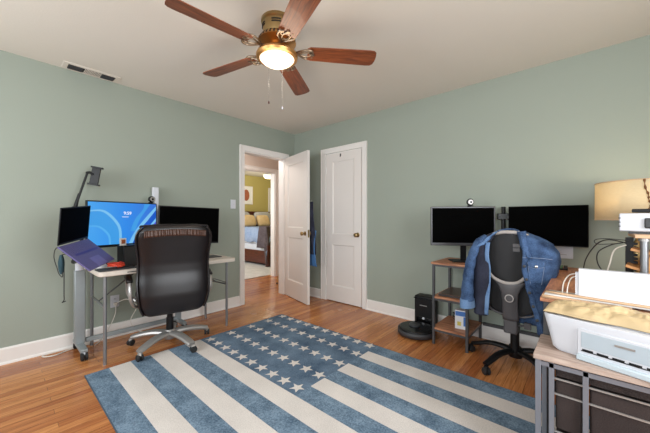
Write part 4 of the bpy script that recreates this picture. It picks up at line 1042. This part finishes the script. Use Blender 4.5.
# ------------------------------------------------------------------ robe behind the open door
g = thing('hanging_clothes', 'dark and light blue clothes hanging behind the open white door', 'clothes', (.655, -.335, 0), ang)
def cloth(x0, w, z0, z1, y0, amp, seed, taper=.6):
    def f(u, v):
        ww = w * (taper + (1 - taper) * (1 - v))
        return Vector((x0 - ww * .5 + ww * u + .006 * math.sin(v * 5 + seed), y0 + amp * math.sin(u * 14 + seed) + .012 * math.sin(v * 4 + seed), z0 + (z1 - z0) * v))
    return f
MB().grid(cloth(-.04, .17, .66, 1.36, .045, .016, 1), 24, 20).build('dark_robe', M['denim_dark'], g, solid=.014)
MB().grid(cloth(-.025, .18, .50, .98, .075, .014, 3, .5), 24, 20).build('blue_garment', plain('bright_blue_cotton', '#3f6ea3', .8, var=.2), g, solid=.012)
MB().tube([(-.08, .018, 1.40), (-.06, .05, 1.36), (-.05, .06, 1.35), (-.05, .06, 1.38)], .005, 8).build('hook', M['chrome'], g)

# ------------------------------------------------------------------ hall and bedroom seen through the doorway
t = thing('walking_cane', 'thin varnished cane leaning against wall beyond the doorway', 'cane', (0, 0, 0))
t.location = (-.629, .162, 0)
MB().cyl((0, 0, .02), (.30, -.03, .80), .009, 12).build('shaft', M['yellowpole'], t)
MB().cyl((0, 0, .0), (.006, -.0006, .03), .013, 12).build('rubber_tip', M['rubber'], t)
o = MB().box(-3.95, -1.36, -.6, 2.9, .0005, .016).build('bedroom_rug', M['carpet'], bevel=.006); tag(o, 'pale grey bedroom rug under the bed', 'rug')
t = thing('bed', 'mahogany bed with blue duvet in the yellow bedroom', 'bed', (-4.12, 1.12, .016))
MB().box(0, .06, -.03, 1.55, 0, 1.34).build('headboard', M['darkwood'], t, bevel=.01)
MB().box(.06, 1.93, 0, .04, .06, .36).build('side_rail', M['darkwood'], t, bevel=.004)
MB().box(.06, 1.93, 1.48, 1.52, .06, .36).build('side_rail', M['darkwood'], t, bevel=.004)
MB().box(1.93, 1.98, 0, 1.52, .04, .46).build('footboard', M['darkwood'], t, bevel=.006)
for y in (-.02, 1.46): MB().box(1.90, 2.0, y, y + .08, 0, .50).build('bed_post', M['darkwood'], t, bevel=.006)
MB().box(.08, 1.92, .05, 1.47, .30, .50).build('box_spring', M['bedwhite'], t, bevel=.03)
MB().box(.08, 1.92, .02, 1.50, .50, .80).build('mattress', M['bedwhite'], t, bevel=.05)
def duvet(u, v):
    y = -.03 + 1.58 * u; x = .55 + 1.42 * v; e = min(u, 1 - u)
    z = .895 - .02 * math.cos(v * 9) * .4
    if e < .06: z = .55 + (z - .55) * (e / .06) ** .5 + .02 * math.sin(v * 22)
    if v > .94: z -= (v - .94) / .06 * .30
    return Vector((x, y, z))
MB().grid(duvet, 40, 36).build('duvet', M['bedblue'], t, solid=.03)
MB().grid(lambda u, v: Vector((1.62 + .36 * v, -.055 + .5 * u, .93 - (0 if u > .13 else (.13 - u) / .13 * .50) - (0 if v < .8 else (v - .8) * 2.2))), 24, 16).build('throw', M['bedgrey'], t, solid=.02)
def pillow(x, y, z, w, h, d, mat, rot, label, cat='pillow', grp=None):
    f = lambda u, v: Vector((d * math.cos(2 * math.pi * u) * math.sin(math.pi * v) ** .8, w / 2 * math.copysign(abs(math.sin(2 * math.pi * u)) ** .55, math.sin(2 * math.pi * u)) * (math.sin(math.pi * v) ** .3), -h / 2 * math.copysign(abs(math.cos(math.pi * v)) ** .6, math.cos(math.pi * v))))
    o = MB().grid(f, 28, 16, closed_u=True, cap=True).build('pillow', M[mat]); o.location = (x, y, z); o.rotation_euler = rot; return tag(o, label, cat, grp)
pillow(-3.90, 1.52, 1.14, .62, .42, .09, 'pillowgrey', (0, R(-18), 0), 'grey pillow at the near side against the headboard', 'pillow', 'grey pillows at the headboard')
pillow(-3.90, 2.28, 1.14, .62, .42, .09, 'pillowgrey', (0, R(-18), 0), 'grey pillow at the far side against the headboard', 'pillow', 'grey pillows at the headboard')
pillow(-3.66, 1.62, 1.08, .44, .34, .08, 'pillowtan', (0, R(-22), 0), 'tan cushion on the near half of the bed', 'pillow', 'tan cushions on the bed')
pillow(-3.66, 2.10, 1.08, .44, .34, .08, 'pillowtan', (0, R(-22), 0), 'pale tan cushion on the far half of the bed', 'pillow', 'tan cushions on the bed')
t = thing('picture_frame', 'white framed red-brown picture on the yellow bedroom wall', 'picture', (-4.2, 1.88, 1.84), R(90))
m = MB()
for (a, b, c_, d_) in ((-.22, .22, -.27, -.235), (-.22, .22, .235, .27), (-.22, -.19, -.235, .235), (.19, .22, -.235, .235)): m.box(a, b, -.03, 0, c_, d_)
m.build('frame', M['trim'], t); MB().box(-.19, .19, -.012, 0, -.235, .235).build('mat_board', M['paper'], t)
MB().prism([(.0 + .11 * math.cos(R(k * 20)), .17 * math.sin(R(k * 20))) for k in range(18)], 0, .004, mtx=XZ(-.012)).build('print', M['art'], t)
o = MB()
for (a, b, c_, d_) in ((2.70, 2.76, .85, 2.12), (3.14, 3.2, .85, 2.12), (2.76, 3.14, .85, .91), (2.76, 3.14, 2.06, 2.12)): o.box(-4.2, -4.16, a, b, c_, d_)
o = struct(o.build('window_4', M['trim'])); MB().box(-4.197, -4.19, 2.76, 3.14, .91, 2.06).build('window_pane', M['windowglow'], o)
MB().box(-4.17, -4.15, 2.80, 2.86, 1.72, 1.95).build('curtain_tie', M['darkgrey'], o)
o = MB()
for (a, b, c_, d_) in ((-3.5, -3.44, .85, 2.12), (-2.36, -2.3, .85, 2.12), (-3.44, -2.36, .85, .91), (-3.44, -2.36, 2.06, 2.12)): o.box(a, b, -1.4, -1.36, c_, d_)
o = struct(o.build('added_fill_window', M['trim'])); MB().box(-3.44, -2.36, -1.397, -1.39, .91, 2.06).build('window_pane', M['windowglow'], o)  # glowing window made up around the bedroom fill light, out of view
t = thing('ceiling_lamp', 'small glowing ceiling lamp in the yellow bedroom', 'ceiling lamp', (-3.15, 1.90, H))
MB().lathe([(.09, 0), (.09, -.03), (.06, -.09), (.03, -.10)][::-1], n=24).build('canopy', M['darkgrey'], t)
MB().lathe([(.0, -.2), (.08, -.19), (.13, -.15), (.14, -.10), (.03, -.095)], n=28).build('glass_shade', M['glass_lit'], t)
